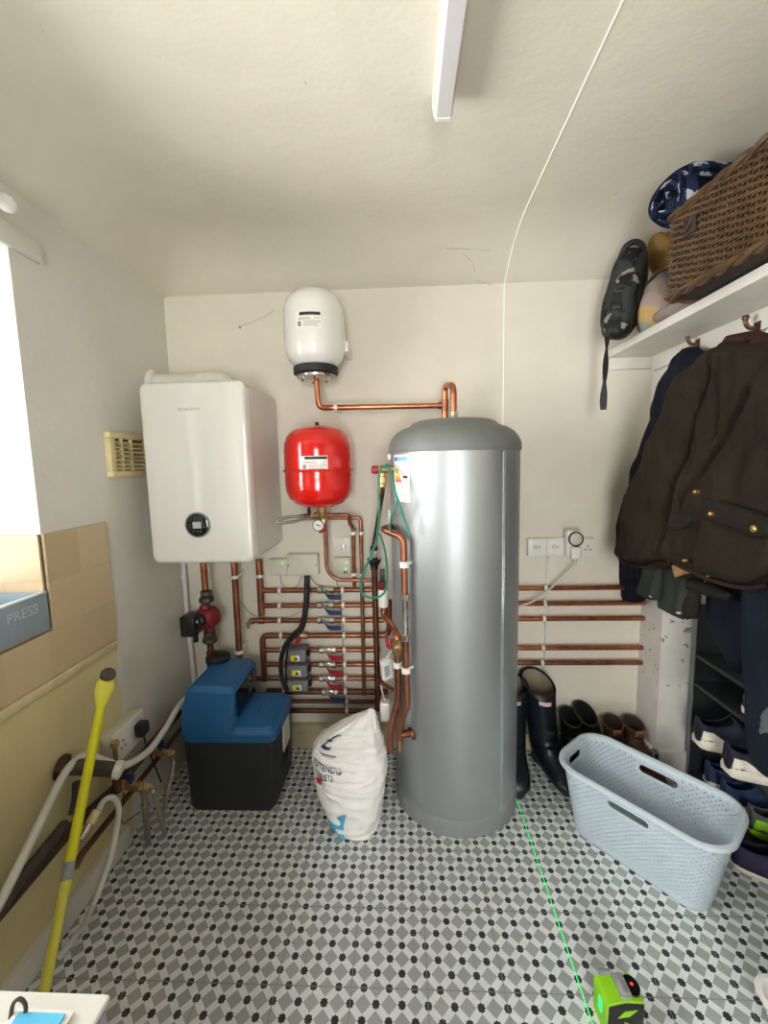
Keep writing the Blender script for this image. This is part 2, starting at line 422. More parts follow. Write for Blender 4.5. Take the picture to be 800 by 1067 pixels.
# ceiling: flat middle with coved edges
def ceil_z(x, y):
    z = ZC
    def cove(d, wdt, drop, ex=2.4):          # d = distance from wall
        if d >= wdt: return 0
        t = 1-d/wdt
        return drop*(t**ex)
    dz = max(cove(YB-y, .36, .125), 0)
    dl = cove(x-XL, .19, .125, 1.2); drr = cove(XU-x, .62, .24)
    return z-max(dz, dl, drr)
b = MB()
nx, ny = 70, 90
def cf(u, v):
    x = XL-.02+(XU+.04-XL)*u; y = YF-.05+(YB+.07-YF)*v
    return (x, y, ceil_z(min(max(x, XL), XU), min(y, YB)))
b.grid(cf, nx, ny)
top = [(x, y, 2.5) for (x, y, z) in b.v]; n0 = len(b.v); fs0 = list(b.f)
b.add(top, fs0)
edge = [i for i in range(nx)]+[j*nx+nx-1 for j in range(1, ny)]+[(ny-1)*nx+i for i in range(nx-2, -1, -1)]+[j*nx for j in range(ny-2, 0, -1)]
for k in range(len(edge)):
    a0, a1 = edge[k], edge[(k+1) % len(edge)]; b.f.append((a0, a1, a1+n0, a0+n0))
struct(b.build('ceiling', 'ceil', angle=80))
# tiles round the window
b = MB(); b.box((XL-.004, WY0-.6, .768), (XL+.008, 1.405, WZ0)); b.box((XL-.004, WY1, WZ0), (XL+.008, 1.405, 1.19)); b.box((XL-.296, WY1-.008, WZ0), (XL-.004, WY1+.004, 1.19)); b.box((XL-.29, WY0, WZ0-.004), (XL-.004, WY1-.008, WZ0+.008))
t1 = struct(b.build('trim_1', 'tile', smooth=False))
b = MB(); b.box((XL-.01, -.6, .735), (XL+.012, 1.402, .765), .005); struct(b.build('trim_2', 'cream'))
b = MB(); b.box((XL-.01, YF, 0), (XL+.022, 1.36, .075), .006); struct(b.build('baseboard_left', 'trimw'))
b = MB(); b.box((XL+.01, YB-.022, 0), (.95, YB+.01, .085), .004); b.box((XL+.01, YB-.03, .085), (.42, YB+.01, .125), .004); struct(b.build('baseboard_back', 'rawwood'))
b = MB()
b.box((XR-.02, YP-.02, 0), (XR+.01, YB, .11), .006); b.box((XR-.02, YP-.02, 0), (1.215, YP+.01, .11), .006)
struct(b.build('baseboard_right', 'trimw'))
wn = root('window_1', (XL-.28, (WY0+WY1)/2, WZ0), None, None); wn['kind'] = 'structure'
b = MB(); X0, X1 = XL-.30, XL-.25
for y0, y1, z0, z1 in ((WY0, WY0+.06, WZ0, WZ1), (WY1-.06, WY1, WZ0, WZ1), (WY0+.06, WY1-.06, WZ0, WZ0+.06), (WY0+.06, WY1-.06, WZ1-.06, WZ1), (.60, .66, WZ0+.06, WZ1-.06)): b.box((X0, y0, z0), (X1, y1, z1), .006)
b.build('window_frame', 'white', wn)
b = MB(); b.box((XL-.278, WY0+.06, WZ0+.06), (XL-.272, .60, WZ1-.06)); b.box((XL-.278, .66, WZ0+.06), (XL-.272, WY1-.06, WZ1-.06)); b.build('window_pane', 'glass', wn)
# cracks in the paint, thin dark hairlines modelled into the wall and ceiling
def crack(pts, r=.0009):
    b.tube(pts, r, 5)
b = MB(); crack([W(x, y, Y=YB-.0005) for x, y in ((249, 341), (255, 338), (262, 336), (270, 332), (278, 329), (286, 323))]); b.lathe([(.004, 0), (.006, .001), (.0, .002)], W(250, 341, Y=YB), (0, -1, 0), 8)
crack([W(x, y, Y=YB-.0005) for x, y in ((164, 330), (167, 338), (170, 346))])
b.build('crack', M['inkg'], wb)
b = MB()
for pl in (((465, 259), (480, 259), (497, 260), (510, 261)), ((480, 262), (487, 268), (493, 274), (495, 283)), ((495, 292), (503, 294), (512, 297))):
    q = []
    for x, y in pl:
        lo = W(x, y, Y=1.3); d = (lo-CAM); best = None
        for k in range(400):
            P = CAM+d*(.9+k*.002)
            if P.z > ceil_z(P.x, min(P.y, YB))-.001 or P.y > YB-.001: best = P; break
        if best is not None: q.append(best)
    if len(q) > 1: crack(q, .0007)
if b.v: b.build('crack', M['inkg'], wb)

# ------------------------------------------------------------------ light fitting and curtain pole
r0 = root('batten_light', (.114, .9, ZC), 'long white fluorescent batten light with opal cover fixed to the ceiling', 'light')
L0 = W(463, 126, Z=ZC-.06)
lx = .114; ly1 = L0.y
b = MB(); b.box((lx-.026, -.2, ZC-.02), (lx+.026, ly1, ZC+.004), .004); b.build('base_tray', 'whitep', r0)
b = MB()
pr = [(math.cos(a)*.026, -.016-min(math.sin(a)*1.15, .9)*.046) for a in [PI*k/14 for k in range(15)]]
b.loft([[(lx+x, y, ZC+z) for x, z in pr] for y in (-.2, ly1-.004)]); b.build('diffuser', 'opal', r0, angle=50)
b = MB(); b.loft([[(lx+x*1.04, y, ZC+z*1.03) for x, z in pr] for y in (ly1-.006, ly1+.003)]); b.build('end_cap', 'white', r0)

cp = root('curtain_pole', (XL+.06, .9, 2.02), 'white curtain pole with round end above the window on the left wall', 'curtain pole')
pc = W(3, 209, X=XL+.075)
b = MB(); b.tube([(pc.x, -.1, pc.z), (pc.x, pc.y-.02, pc.z)], .016, 16); b.build('pole', 'white', cp)
b = MB(); b.lathe([(.0, -.03), (.014, -.028), (.016, -.01), (.02, 0), (.022, .008), (.019, .02), (.01, .026), (0, .028)], (pc.x, pc.y, pc.z), (0, 1, 0), 20); b.build('finial', 'white', cp)
b = MB(); b.box((XL-.004, 1.0, pc.z-.065), (XL+.012, 1.245, pc.z-.005), .003); b.build('wall_plate', 'trimw', cp)
b = MB(); b.box((XL+.01, pc.y-.07, pc.z-.05), (XL+.035, pc.y-.045, pc.z-.02), .004); b.tube([(XL+.03, pc.y-.057, pc.z-.035), (pc.x, pc.y-.057, pc.z-.014)], .009, 10); b.build('bracket', 'white', cp)

# ------------------------------------------------------------------ vent grille on left wall
vr = root('air_vent', (XL, 1.55, 1.34), 'cream louvred air vent grille on the left wall beside the boiler', 'vent')
y0, y1, z0, z1 = 1.445, 1.68, 1.345, 1.505
b = MB()
for a, c in (((y0, z0), (y1, z0+.022)), ((y0, z1-.022), (y1, z1)), ((y0, z0+.022), (y0+.03, z1-.022)), ((y1-.022, z0+.022), (y1, z1-.022))): b.box((XL-.01, a[0], a[1]), (XL+.02, c[0], c[1]), .004)
b.build('frame', 'cream', vr)
b = MB(); b.box((XL-.008, y0+.02, z0+.015), (XL+.002, y1-.015, z1-.015)); b.build('backing', 'void', vr)
b = MB()
nl = 7
for i in range(nl):
    zc = z0+.026+(z1-z0-.052)*(i+.5)/nl
    b.loft([[(XL+.002, y, zc+.001), (XL+.003, y, zc+.006), (XL+.016, y, zc-.004), (XL+.015, y, zc-.008)] for y in (y0+.028, y1-.02)])
for yy in (y0+.075, y0+.13): b.box((XL, yy-.003, z0+.02), (XL+.014, yy+.003, z1-.02))
b.build('louvre', 'cream', vr)

# ------------------------------------------------------------------ boiler
bx0, bx1, by0, by1, bz0, bz1 = -.938, -.552, 1.50, YB-.02, 1.018, 1.678
br = root('boiler', ((bx0+bx1)/2, 1.68, bz0), 'white wall-hung boiler with a round black display on its front', 'boiler')
def rrect(x0, x1, z0, z1, r, n=6):
    out = []
    for cx, cz, a0 in ((x1-r, z1-r, 0), (x0+r, z1-r, PI/2), (x0+r, z0+r, PI), (x1-r, z0+r, 1.5*PI)):
        for k in range(n+1): a = a0+PI/2*k/n; out.append((cx+r*math.cos(a), cz+r*math.sin(a)))
    return out
b = MB(); R = .03
rings = []
for y, ins in ((by0, .012), (by0+.002, .005), (by0+.008, 0), (by0+.06, 0)):
    rings.append([(x, y, z) for x, z in rrect(bx0+ins, bx1-ins, bz0+ins, bz1-ins, R)])
b.loft(rings); b.build('front_panel', 'boiler', br)
b = MB(); b.loft([[(x, y, z) for x, z in rrect(bx0+.004, bx1-.004, bz0+.006, bz1-.006, .014)] for y in (by0+.058, by1)]); b.build('casing', 'boilers', br)
dc = W(206, 547, Y=by0-.002)
dp = MB(); dp.lathe([(.0, .006), (.036, .006), (.042, .003), (.0435, -.003), (.0435, -.008), (.0, -.008)], dc, (0, -1, 0), 40); dob = dp.build('display', 'dial', br)
b = MB(); b.lathe([(.042, -.006), (.0425, .0055), (.045, .006), (.0475, .003), (.048, -.006)], dc, (0, -1, 0), 40, cap=False); b.build('bezel', 'greyp', dob)
b = MB(); b.box((dc.x-.016, dc.y-.0068, dc.z-.012), (dc.x+.016, dc.y-.0058, dc.z+.012)); b.build('screen', 'lcd', dob)
b = MB()
for dx, dz in ((-.027, .002), (-.027, -.009), (.027, .002), (.027, -.009), (-.014, -.023), (0, -.023), (.014, -.023)): b.box((dc.x+dx-.0025, dc.y-.0068, dc.z+dz-.0012), (dc.x+dx+.0025, dc.y-.0058, dc.z+dz+.0012))
b.build('button_mark', 'inkg', dob)
def flat_text(mb, body, size, c, bold=0, align='CENTER', depth=.0006):
    vs, fs = text_mesh(body, size, 0, align, bold)
    mb.add([(c[0]+v.x, c[1], c[2]+v.y) for v in vs], fs)
b = MB(); lc = W(198, 426.5, Y=by0-.0006); flat_text(b, 'WORCESTER', .0135, lc); cc = W(187.5, 426.5, Y=by0-.0006)
b.loft([[(cc.x+r_*math.cos(a), cc.y, cc.z+r_*math.sin(a)) for a in [2*PI*k/16 for k in range(16)]] for r_ in (.005, .0062)], cap=False)
b.v = [(x-.004, y, z) if i else (x, y, z) for i, (x, y, z) in enumerate(b.v)]
b.build('logo', 'inkg', br, fix=False)
# flue on top
fr = root('flue_pipe', (-.88, 1.76, 1.69), 'fat off-white flue pipe lying along the top of the boiler into the left wall', 'flue pipe')
b = MB(); fz = bz1+.046; b.tube(fillet([(XL-.02, 1.765, fz), (-.735, 1.765, fz), (-.735, 1.765, bz1-.004)], .055, 8), .042, 24); b.build('pipe', 'whitep', fr)
b = MB(); b.lathe([(.043, 0), (.058, .002), (.058, .012), (.05, .02), (.043, .022)], (XL, 1.765, fz), (1, 0, 0), 24, cap=False); b.build('wall_seal', 'whitep', fr)
b = MB(); b.lathe([(.042, 0), (.0445, .002), (.0445, .03), (.042, .032)], (-.83, 1.765, fz), (1, 0, 0), 24, cap=False); b.build('joint_collar', 'white', fr)

# ------------------------------------------------------------------ expansion vessels
def vessel(name, label, c, r, zb, zt, m, flange=None):
    v = root(name, (c[0], c[1], zb), label, 'expansion vessel')
    h = zt-zb; b = MB(); k = r*.42
    prof = [(0, 0), (r*.45, .004), (r*.72, .018), (r*.9, .042), (r*.98, .07), (r, .1), (r, h-.1), (r*.98, h-.07), (r*.9, h-.042), (r*.72, h-.018), (r*.45, h-.005), (0, h)]
    pp = []
    for i in range(len(prof)-1):
        for q in range(3):
            t = q/3; pp.append((prof[i][0]*(1-t)+prof[i+1][0]*t, prof[i][1]*(1-t)+prof[i+1][1]*t))
    pp.append(prof[-1])
    b.lathe(pp, (c[0], c[1], zb), n=48); b.build('tank', m, v, angle=60)
    if flange: b = MB(); b.lathe([(r-.004, -.006), (r+.007, -.005), (r+.009, 0), (r+.007, .005), (r-.004, .006)], (c[0], c[1], flange), n=48, cap=False); b.build('seam', m, v)
    return v
def cyl_patch(mb, c, r, a0, a1, z0, z1, n=8):
    mb.grid(lambda u, v: (c[0]+r*math.cos(a0+(a1-a0)*u), c[1]+r*math.sin(a0+(a1-a0)*u), z0+(z1-z0)*v), n, 2)
def ang_for(c, r, px, z):
    best = None
    for k in range(1500):
        a = -PI*1.02+PI*1.04*k/1500
        e = abs(PJ((c[0]+r*math.cos(a), c[1]+r*math.sin(a), z))[0]-px)
        facing = Vector((math.cos(a), math.sin(a), 0)).dot(Vector((-c[0]-r*math.cos(a), -c[1]-r*math.sin(a), 0))) > 0
        if facing and (best is None or e < best[0]): best = (e, a)
    return best[1]
def vlabel(v, c, r, pxl, pxr, pyt, pyb, dark=True):
    zt = W((pxl+pxr)/2, pyt, Y=c[1]-r).z; zb = W((pxl+pxr)/2, pyb, Y=c[1]-r).z
    a0 = ang_for(c, r, pxl, zt); a1 = ang_for(c, r, pxr, zt)
    b = MB(); cyl_patch(b, c, r+.0012, a0, a1, zb, zt); lab = b.build('label', 'paper', v, fix=False)
    h = zt-zb; w = a1-a0
    b = MB(); cyl_patch(b, c, r+.0018, a0+w*.16, a1-.02*w, zt-h*.24, zt-h*.04); b.build('label_band', 'ink', lab, fix=False)
    b = MB()
    for i, (u0, u1, vv) in enumerate(((.1, .55, .38), (.1, .62, .46), (.75, .95, .4), (.3, .97, .58), (.3, .97, .68), (.3, .85, .78), (.3, .9, .88))): cyl_patch(b, c, r+.0018, a0+w*u0, a0+w*u1, zt-h*(vv+.035), zt-h*vv, 4)
    cyl_patch(b, c, r+.0018, a0+w*.08, a0+w*.22, zt-h*.9, zt-h*.6, 4)
    b.build('label_print', 'inkg', lab, fix=False)
wc = (-.339, 1.735); wv = vessel('expansion_vessel', 'white expansion vessel high on the back wall with small black-banded label', wc, .121, 1.752, 2.058, 'white')
vlabel(wv, wc, .121, 308, 334, 324, 341)
b = MB(); b.lathe([(.086, .014), (.090, .01), (.090, -.014), (.082, -.018), (.0, -.018)], (wc[0], wc[1], 1.752), n=36); b.build('rubber_collar', 'blackr', wv)
b = MB(); b.lathe([(.0, 0), (.074, 0), (.078, -.004), (.076, -.012), (.04, -.018), (.022, -.024), (0, -.024)], (wc[0], wc[1], 1.735), n=32)
for k in range(6): b.lathe([(0, -.022), (.006, -.022), (.006, -.01), (0, -.01)], (wc[0]+.06*math.cos(k), wc[1]+.06*math.sin(k), 1.735), n=6)
b.build('flange', 'chrome', wv)
b = MB(); b.lathe([(.0, .012), (.012, .01), (.016, 0), (.016, -.004), (0, -.004)], (wc[0], wc[1], 2.058), n=16); b.build('valve_cap', 'blackr', wv)
b = MB(); b.box((wc[0]+.105, wc[1]+.02, 1.83), (wc[0]+.13, YB+.002, 1.87), .003); b.build('wall_bracket', 'white', wv)
rc = (-.341, 1.72); rv = vessel('expansion_vessel', 'bright red expansion vessel on the back wall below the white one', rc, .137, 1.198, 1.532, 'red', 1.352)
vlabel(rv, rc, .137, 313, 341, 475, 490)
b = MB(); b.lathe([(.0, .016), (.007, .014), (.009, .0), (.009, -.003), (0, -.003)], (rc[0], rc[1], 1.532), n=12); b.build('valve_cap', 'black', rv)
b = MB(); b.lathe([(0, .004), (.02, .004), (.02, -.012), (.014, -.014), (.014, -.03), (0, -.03)], (rc[0]+.01, rc[1], 1.198), n=6); b.build('connection_nut', 'brass', rv, angle=20)

# ------------------------------------------------------------------ cylinder
cc2 = (.203, 1.648); CR = .247
hc = root('hot_water_cylinder', (cc2[0], cc2[1], 0), 'tall silver hot water cylinder with grey domed lid standing on the tiled floor', 'hot water cylinder')
b = MB(); b.lathe([(CR, .066), (CR, 1.415)], (cc2[0], cc2[1], 0), n=96, cap=True); b.build('shell', 'steel', hc)
b = MB(); b.lathe([(CR-.006, 0), (CR+.003, .004), (CR+.003, .06), (CR-.001, .07), (CR-.01, .072)], (cc2[0], cc2[1], 0), n=96); b.build('base_ring', 'greyp', hc)
b = MB(); b.lathe([(CR-.02, 1.408), (CR+.002, 1.41), (CR+.004, 1.418), (CR+.003, 1.44), (CR-.006, 1.462), (CR-.022, 1.482), (CR-.046, 1.498), (CR-.068, 1.505), (CR-.076, 1.509), (CR-.09, 1.522), (CR-.11, 1.529), (0, 1.533)], (cc2[0], cc2[1], 0), n=96); b.build('domed_lid', 'domegrey', hc)
a_s = ang_for(cc2, CR, 524, 1.0); b = MB()
for da in (-.006, .022): b.box((-.003, -.003, .075), (.003, .003, 1.405), .001, 1, Matrix.Translation((cc2[0]+CR*math.cos(a_s+da), cc2[1]+CR*math.sin(a_s+da), 0)) @ Matrix.Rotation(a_s, 4, 'Z'))
b.build('seam_strip', 'silver', hc)
# energy label
lz1 = 1.402; zA = W(418, 524, Y=1.47).z
aL, aR = ang_for(cc2, CR, 411, 1.35), ang_for(cc2, CR, 427, 1.35)
b = MB(); cyl_patch(b, cc2, CR+.001, aL, aR, zA, lz1, 10); el = b.build('energy_label', 'paper', hc, fix=False)
wA = aR-aL; hA = lz1-zA
def elp(name, m, u0, u1, v0, v1): b = MB(); cyl_patch(b, cc2, CR+.0016, aL+wA*u0, aL+wA*u1, lz1-hA*v1, lz1-hA*v0, 5); b.build(name, m, el, fix=False)
elp('label_header', 'egb', .08, .26, .04, .13); elp('label_header', 'skyprint', .27, .9, .04, .13)
for i, (k, w_) in enumerate((('eg1', .22), ('eg2', .26), ('eg3', .31), ('eg4', .35), ('eg5', .40), ('eg6', .46))): elp('rating_bar', k, .1, .1+w_, .30+i*.047, .335+i*.047+.006)
elp('rating_arrow', 'ink', .64, .88, .445, .49)
elp('label_print', 'inkg', .5, .68, .68, .70); elp('label_print', 'inkg', .48, .7, .86, .875); elp('label_print', 'inkg', .1, .7, .175, .185)
b = MB(); aW = ang_for(cc2, CR, 405.5, 1.35); b.box((-.004, -.012, -.012), (.008, .012, .012), .003, 2, Matrix.Translation((cc2[0]+CR*math.cos(aW), cc2[1]+CR*math.sin(aW), W(405, 476, Y=1.6).z)) @ Matrix.Rotation(aW, 4, 'Z')); b.build('clip', 'white', hc)

# ------------------------------------------------------------------ pipework on the back wall
Yw = YB-.032
def P2(x, y, Y=Yw): return W(x, y, Y=Y)
def clip_at(mb, p, r, horizontal=True, Yw_=None):
    y1_ = YB+.002
    if horizontal:
        mb.lathe([(r, -.007), (r+.0045, -.0065), (r+.0045, .0065), (r, .007)], p, (1, 0, 0), 14, cap=False)
        mb.box((p[0]-.0065, p[1], p[2]-.008), (p[0]+.0065, y1_, p[2]+.008))
    else:
        mb.lathe([(r, -.007), (r+.0045, -.0065), (r+.0045, .0065), (r, .007)], p, (0, 0, 1), 14, cap=False)
        mb.box((p[0]-.008, p[1], p[2]-.0065), (p[0]+.008, y1_, p[2]+.0065))
def clips(parent, pts, r, horizontal=True):
    for p in pts:
        b = MB(); clip_at(b, p, r, horizontal); b.build('pipe_clip', 'white', parent)
def lever_valve(parent, x, z, m, lab, Y=Yw):
    b = MB(); b.lathe([(.0115, -.04), (.017, -.038), (.017, -.02), (.013, -.018), (.0165, -.008), (.0165, .008), (.013, .018), (.017, .02), (.017, .038), (.0115, .04)], (x, Y, z), (1, 0, 0), 8)
    b.lathe([(.009, 0), (.009, .028), (0, .028)], (x+.004, Y, z), (0, -1, 0), 10)
    v = b.build('valve_body', 'chrome', parent, angle=25)
    b = MB(); x0 = x+.0
    pts = [(x0, Y-.027, z-.002), (x0+.012, Y-.03, z-.02), (x0+.024, Y-.034, z-.024), (x0+.076, Y-.034, z-.026)]
    rings = []
    for i, p in enumerate(pts):
        hw = (.005, .007, .0105, .0095)[i]; th = .004
        rings.append([(p[0], p[1]-th, p[2]-hw), (p[0], p[1]+th, p[2]-hw), (p[0], p[1]+th, p[2]+hw), (p[0], p[1]-th, p[2]+hw)])
    b.loft(rings); l = b.build('lever', m, parent); l['label'] = lab
    return v
def xat(px, py, Y=Yw): return W(px, py, Y=Y).x
def zat(px, py, Y=Yw): return W(px, py, Y=Y).z

# cold manifold : header + three rows with blue levers
cm = root('copper_manifold', (xat(272, 640), Yw, zat(272, 645)), 'upper copper manifold of three rows with blue lever valves under the boiler', 'pipework')
b = MB(); b.tube([P2(269.5, 583, Yw), P2(272.5, 641)], .0155, 14); hp = b.build('header_pipe', 'copper', cm)
clips(hp, [P2(270.3, 600)], .0155, False)
xe = 391
for k, (y, xr_) in enumerate(((615.2, 390), (631, 391), (646.5, 400))):
    z = zat(300, y); xa = xat(271 if k < 2 else 262, y); xb = xat(xr_, y)
    b = MB(); b.tube([(xa, Yw, z), (xb, Yw, z)], .0115, 12)
    if k == 2: b.lathe([(.0, -.012), (.016, -.011), (.016, .012), (.012, .014)], (xat(272.5, y), Yw, z), (1, 0, 0), 12); 
    br_ = b.build('branch_pipe', 'copper', cm)
    clips(br_, [(xat(291.5, y), Yw, z), (xat(357+k*.6, y), Yw, z)], .0115)
    lever_valve(br_, xat(339.5, y), z, 'bluep', 'blue valve lever')
b = MB(); z = zat(262, 647); xa = xat(262, 647); b.lathe([(.012, 0), (.016, .004), (.016, .02), (.01, .024)], (xa-.01, Yw, z), (1, 0, 0), 10); b.tube([(xa-.006, Yw, z), (xa-.018, Yw-.004, z-.012), (xa-.014, Yw-.006, z-.034)], [.009, .008, .007], 8); b.build('drain_cock', 'brass', cm)
# hot manifold : four rows
hm = root('copper_manifold', (xat(274, 700), Yw, zat(274, 707)), 'lower copper manifold of four rows with red lever valves and grey motor heads', 'pipework')
z4, z5, z6, z7 = (zat(300, y) for y in (662.3, 677.3, 692.3, 706.8))
xh = xat(274, 680)
b = MB(); b.tube(fillet([(xh, Yw, z7-.012), (xh, Yw, z4), (xat(300, 662), Yw, z4)], .03, 6), .0135, 14); b.build('header_pipe', 'copper', hm)
for k, (z, xl_, xr_, py) in enumerate(((z4, 296, 399, 662), (z5, 274, 396, 677), (z6, 274, 394, 692), (z7, 261, 394, 707))):
    b = MB()
    if k == 0: b.tube(fillet([(xat(xl_, py), Yw, z), (xat(405, py), Yw, z), (xat(406, 655), Yw, zat(406, 625))], .03, 6), .0125, 12)
    else: b.tube([(xat(xl_, py), Yw, z), (xat(xr_, py), Yw, z)], .0115, 12)
    br_ = b.build('branch_pipe', 'copper', hm)
    clips(br_, [(xat(293+k*.9, py), Yw, z), (xat(358.5+k*.4, py), Yw, z)], .0125 if k == 0 else .0115)
    if k: lever_valve(br_, xat(341.5, py), z, 'redp', 'red valve lever')
    else:
        b = MB(); b.lathe([(.012, -.035), (.018, -.033), (.018, -.018), (.014, -.015), (.019, 0), (.014, .015), (.018, .018), (.018, .033), (.012, .035)], (xat(313, py), Yw, z), (1, 0, 0), 8); b.build('brass_fitting', 'brass', br_, angle=25)
        b = MB(); q = (xat(312, py), Yw-.03, z); b.loft([[(q[0]-.006+dx, q[1]+dy, q[2]+dz) for dx, dy in ((0, 0), (.016, 0), (.016, .006), (0, .006))] for dx, dz in ((0, 0), (-.008, -.02), (-.006, -.04))] if False else [[(q[0]+o+w*sx, q[1]+dy, q[2]-d) for sx, dy in ((-1, 0), (1, 0), (1, .008), (-1, .008))] for o, w, d in ((.002, .01, -.004), (-.004, .012, .02), (-.008, .006, .038))]); l = b.build('lever', 'redp', br_); l['label'] = 'rusty red lever'
for k, (z, dx, nm) in enumerate(((z5, 0, 'topmost'), (z6, .006, 'middle'), (z7, .01, 'lowest'))):
    py = (677, 692, 707)[k]
    a0 = xat(302.5, py)+dx; a1 = a0+.092; zz0 = z-.021; zz1 = z+.037-.006*k/2
    act = root('valve_actuator', ((a0+a1)/2, Yw-.05, zz0), '%s of three grey motorised valve heads with yellow warning stickers' % nm, 'valve actuator', 'motorised valve heads on the lower manifold')
    b = MB(); b.box((a0, Yw-.085, zz0), (a1, Yw-.016, zz1), .006); b.build('housing', 'grey2', act)
    b = MB(); b.box((a0+.004, Yw-.087, zz1-.018), (a1-.004, Yw-.084, zz1-.012)); b.build('groove', 'greyp', act)
    s0 = a0+.024; s1 = s0+.04
    b = MB(); b.box((s0, Yw-.0865, zz0+.008), (s0+.022, Yw-.0845, zz0+.034)); st = b.build('warning_sticker', 'yellow', act)
    b = MB(); b.box((s0+.022, Yw-.0865, zz0+.008), (s1, Yw-.0845, zz0+.034)); b.build('white_sticker', 'paper', act)
    b = MB(); b.loft([[(x, y, zz) for x, zz in ((s0+.014, zz0+.012), (s0+.034, zz0+.012), (s0+.024, zz0+.03))] for y in (Yw-.0872, Yw-.0866)]); b.build('triangle_mark', 'ink', act)
    b = MB(); b.lathe([(.014, 0), (.016, .004), (.016, .012), (.0, .014)], (a1, Yw-.05, (zz0+zz1)/2), (1, 0, 0), 10); b.build('end_plug', 'black', act)
# single rows below
def single(label, py, xl_, xr_, r, cl, valve=False, m='copperD', Y=Yw):
    z = zat(330, py, Y); t = root('copper_pipe', (xat(340, py, Y), Y, z), label, 'pipe', 'single pipe runs low on the back wall')
    b = MB(); b.tube([(xat(xl_, py, Y), Y, z), (xat(xr_, py, Y), Y, z)], r, 12); p_ = b.build('pipe', m, t)
    clips(t, [(xat(c, py, Y), Y, z) for c in cl], r)
    if valve: lever_valve(t, xat(344, py), z, 'bluep', 'blue valve lever')
single('dark copper pipe with a blue lever valve, just below the lower manifold', 720.7, 278, 404, .0135, (296, 360), True)
single('thin copper pipe second from the floor behind the white sack', 731, 300, 392, .009, (361,))
single('copper pipe lowest on the back wall behind the white sack', 740.5, 300, 392, .0115, (361.5,))

# verticals, standing in front of the rows
Yv = YB-.075
def vpipe(label, pts, r, m='copper', fl=.025, cl=(), Y=Yv, cat='pipe'):
    t = root('copper_pipe', tuple(pts[-1]), label, cat)
    b = MB(); b.tube(fillet(pts, fl, 5), r, 12); b.build('pipe', m, t)
    clips(t, cl, r, False)
    return t
vpipe('copper pipe with square elbow dropping from the red vessel, outermost of two drops', [P2(340, 539.5, Yv), P2(375.5, 539.5, Yv), P2(379.3, 724, Yv)], .0088, fl=.02, cl=(P2(376, 555.5, Yv), P2(377, 599, Yv)))
vpipe('copper pipe with a sideways kink dropping right of the pressure gauge', [P2(340, 536.5, 1.77), P2(363.5, 536.8, 1.77), P2(364.4, 546, 1.785), P2(367.6, 549, 1.8), P2(369.2, 611, 1.82)], .0088, fl=.014, cl=(P2(367.8, 555.5, 1.80), P2(368.6, 598.5, 1.812)))
vpipe('copper pipe curving down from the pressure gauge and bending right', [P2(338.5, 543, 1.775), P2(340.3, 594, 1.785), P2(350, 604.2, 1.79), P2(391, 604.6, 1.79)], .0088, fl=.05)
tp = vpipe('tall dark copper discharge pipe below the black tundish', [P2(390, 594, 1.755), P2(393.8, 740, 1.755)], .0125, 'copperD')
# tundish
tu = root('tundish', tuple(P2(390.5, 590, 1.755)), 'clear and black plastic tundish funnel on top of the discharge pipe', 'tundish')
q = P2(390, 594, 1.755)
b = MB(); b.lathe([(.0125, 0), (.016, .002), (.017, .02), (.019, .022), (.03, .042), (.031, .05), (.028, .05), (.014, .026), (0, .026)], q, n=20); b.build('funnel', 'black', tu)
M['clear'] = mat('clear_plastic', 'b9b4a8', .2, 0, .05)
b = MB()
for k in range(3): b.tube([q+Vector((.022*math.cos(k*2.1), .022*math.sin(k*2.1), .048)), q+Vector((.017*math.cos(k*2.1), .017*math.sin(k*2.1), .082))], .004, 6)
b.lathe([(.009, .055), (.016, .07), (.02, .078), (.02, .086), (.009, .088)], q, n=16); b.build('cage', 'clear', tu)
b = MB(); b.lathe([(.009, .086), (.0155, .088), (.0155, .104), (.009, .106)], q, n=8); b.build('inlet_nut', 'black', tu)
# valve under red vessel with gauge and braided hose
q = P2(334, 538, 1.735)
gv = root('pressure_gauge_valve', tuple(q), 'brass valve with small round white pressure gauge under the red vessel', 'valve')
b = MB(); b.lathe([(.014, -.03), (.018, -.028), (.018, -.012), (.014, -.01), (.019, 0), (.014, .01), (.018, .012), (.018, .028), (.014, .03)], q, (1, 0, 0), 8); b.lathe([(.012, 0), (.016, .01), (.016, .03), (.012, .035)], q+Vector((0, 0, -.002)), (0, 0, 1), 8); b.lathe([(.011, 0), (.013, .006), (.011, .03), (0, .034)], q+Vector((.012, 0, -.006)), (0, 0, -1), 10); b.build('body', 'brass', gv, angle=25)
g = P2(331.5, 547.5, 1.715)
b = MB(); b.lathe([(0, -.012), (.022, -.012), (.0245, -.01), (.0245, .003), (.021, .004), (.021, .001), (0, .001)], g, (0, -1, 0), 28); ga = b.build('gauge_case', 'greyp', gv)
b = MB(); b.lathe([(0, .0015), (.0205, .0015), (.0205, .001)], g, (0, -1, 0), 28, cap=False); b.build('gauge_face', 'paper', ga)
b = MB(); b.tube([g+Vector((-.009, -.003, .004)), g+Vector((.009, -.003, -.003))], .0022, 6); b.build('needle', 'ink', ga)
b = MB(); b.tube([P2(338, 545, 1.735), P2(337.5, 553, 1.725), P2(332, 554, 1.72)], [.009, .01, .008], 8); l = b.build('relief_cap', 'redp', gv); l['label'] = 'red plastic cap'
b = MB(); b.lathe([(.006, 0), (.008, .004), (.008, .03), (.005, .034), (0, .034)], P2(322, 537, 1.735), (0, 0, 1), 8); b.build('tap_lever', 'black', gv)
fh = root('braided_hose', tuple(P2(305, 542, 1.7)), 'grey braided filling hose looped left of the red vessel valve', 'hose')
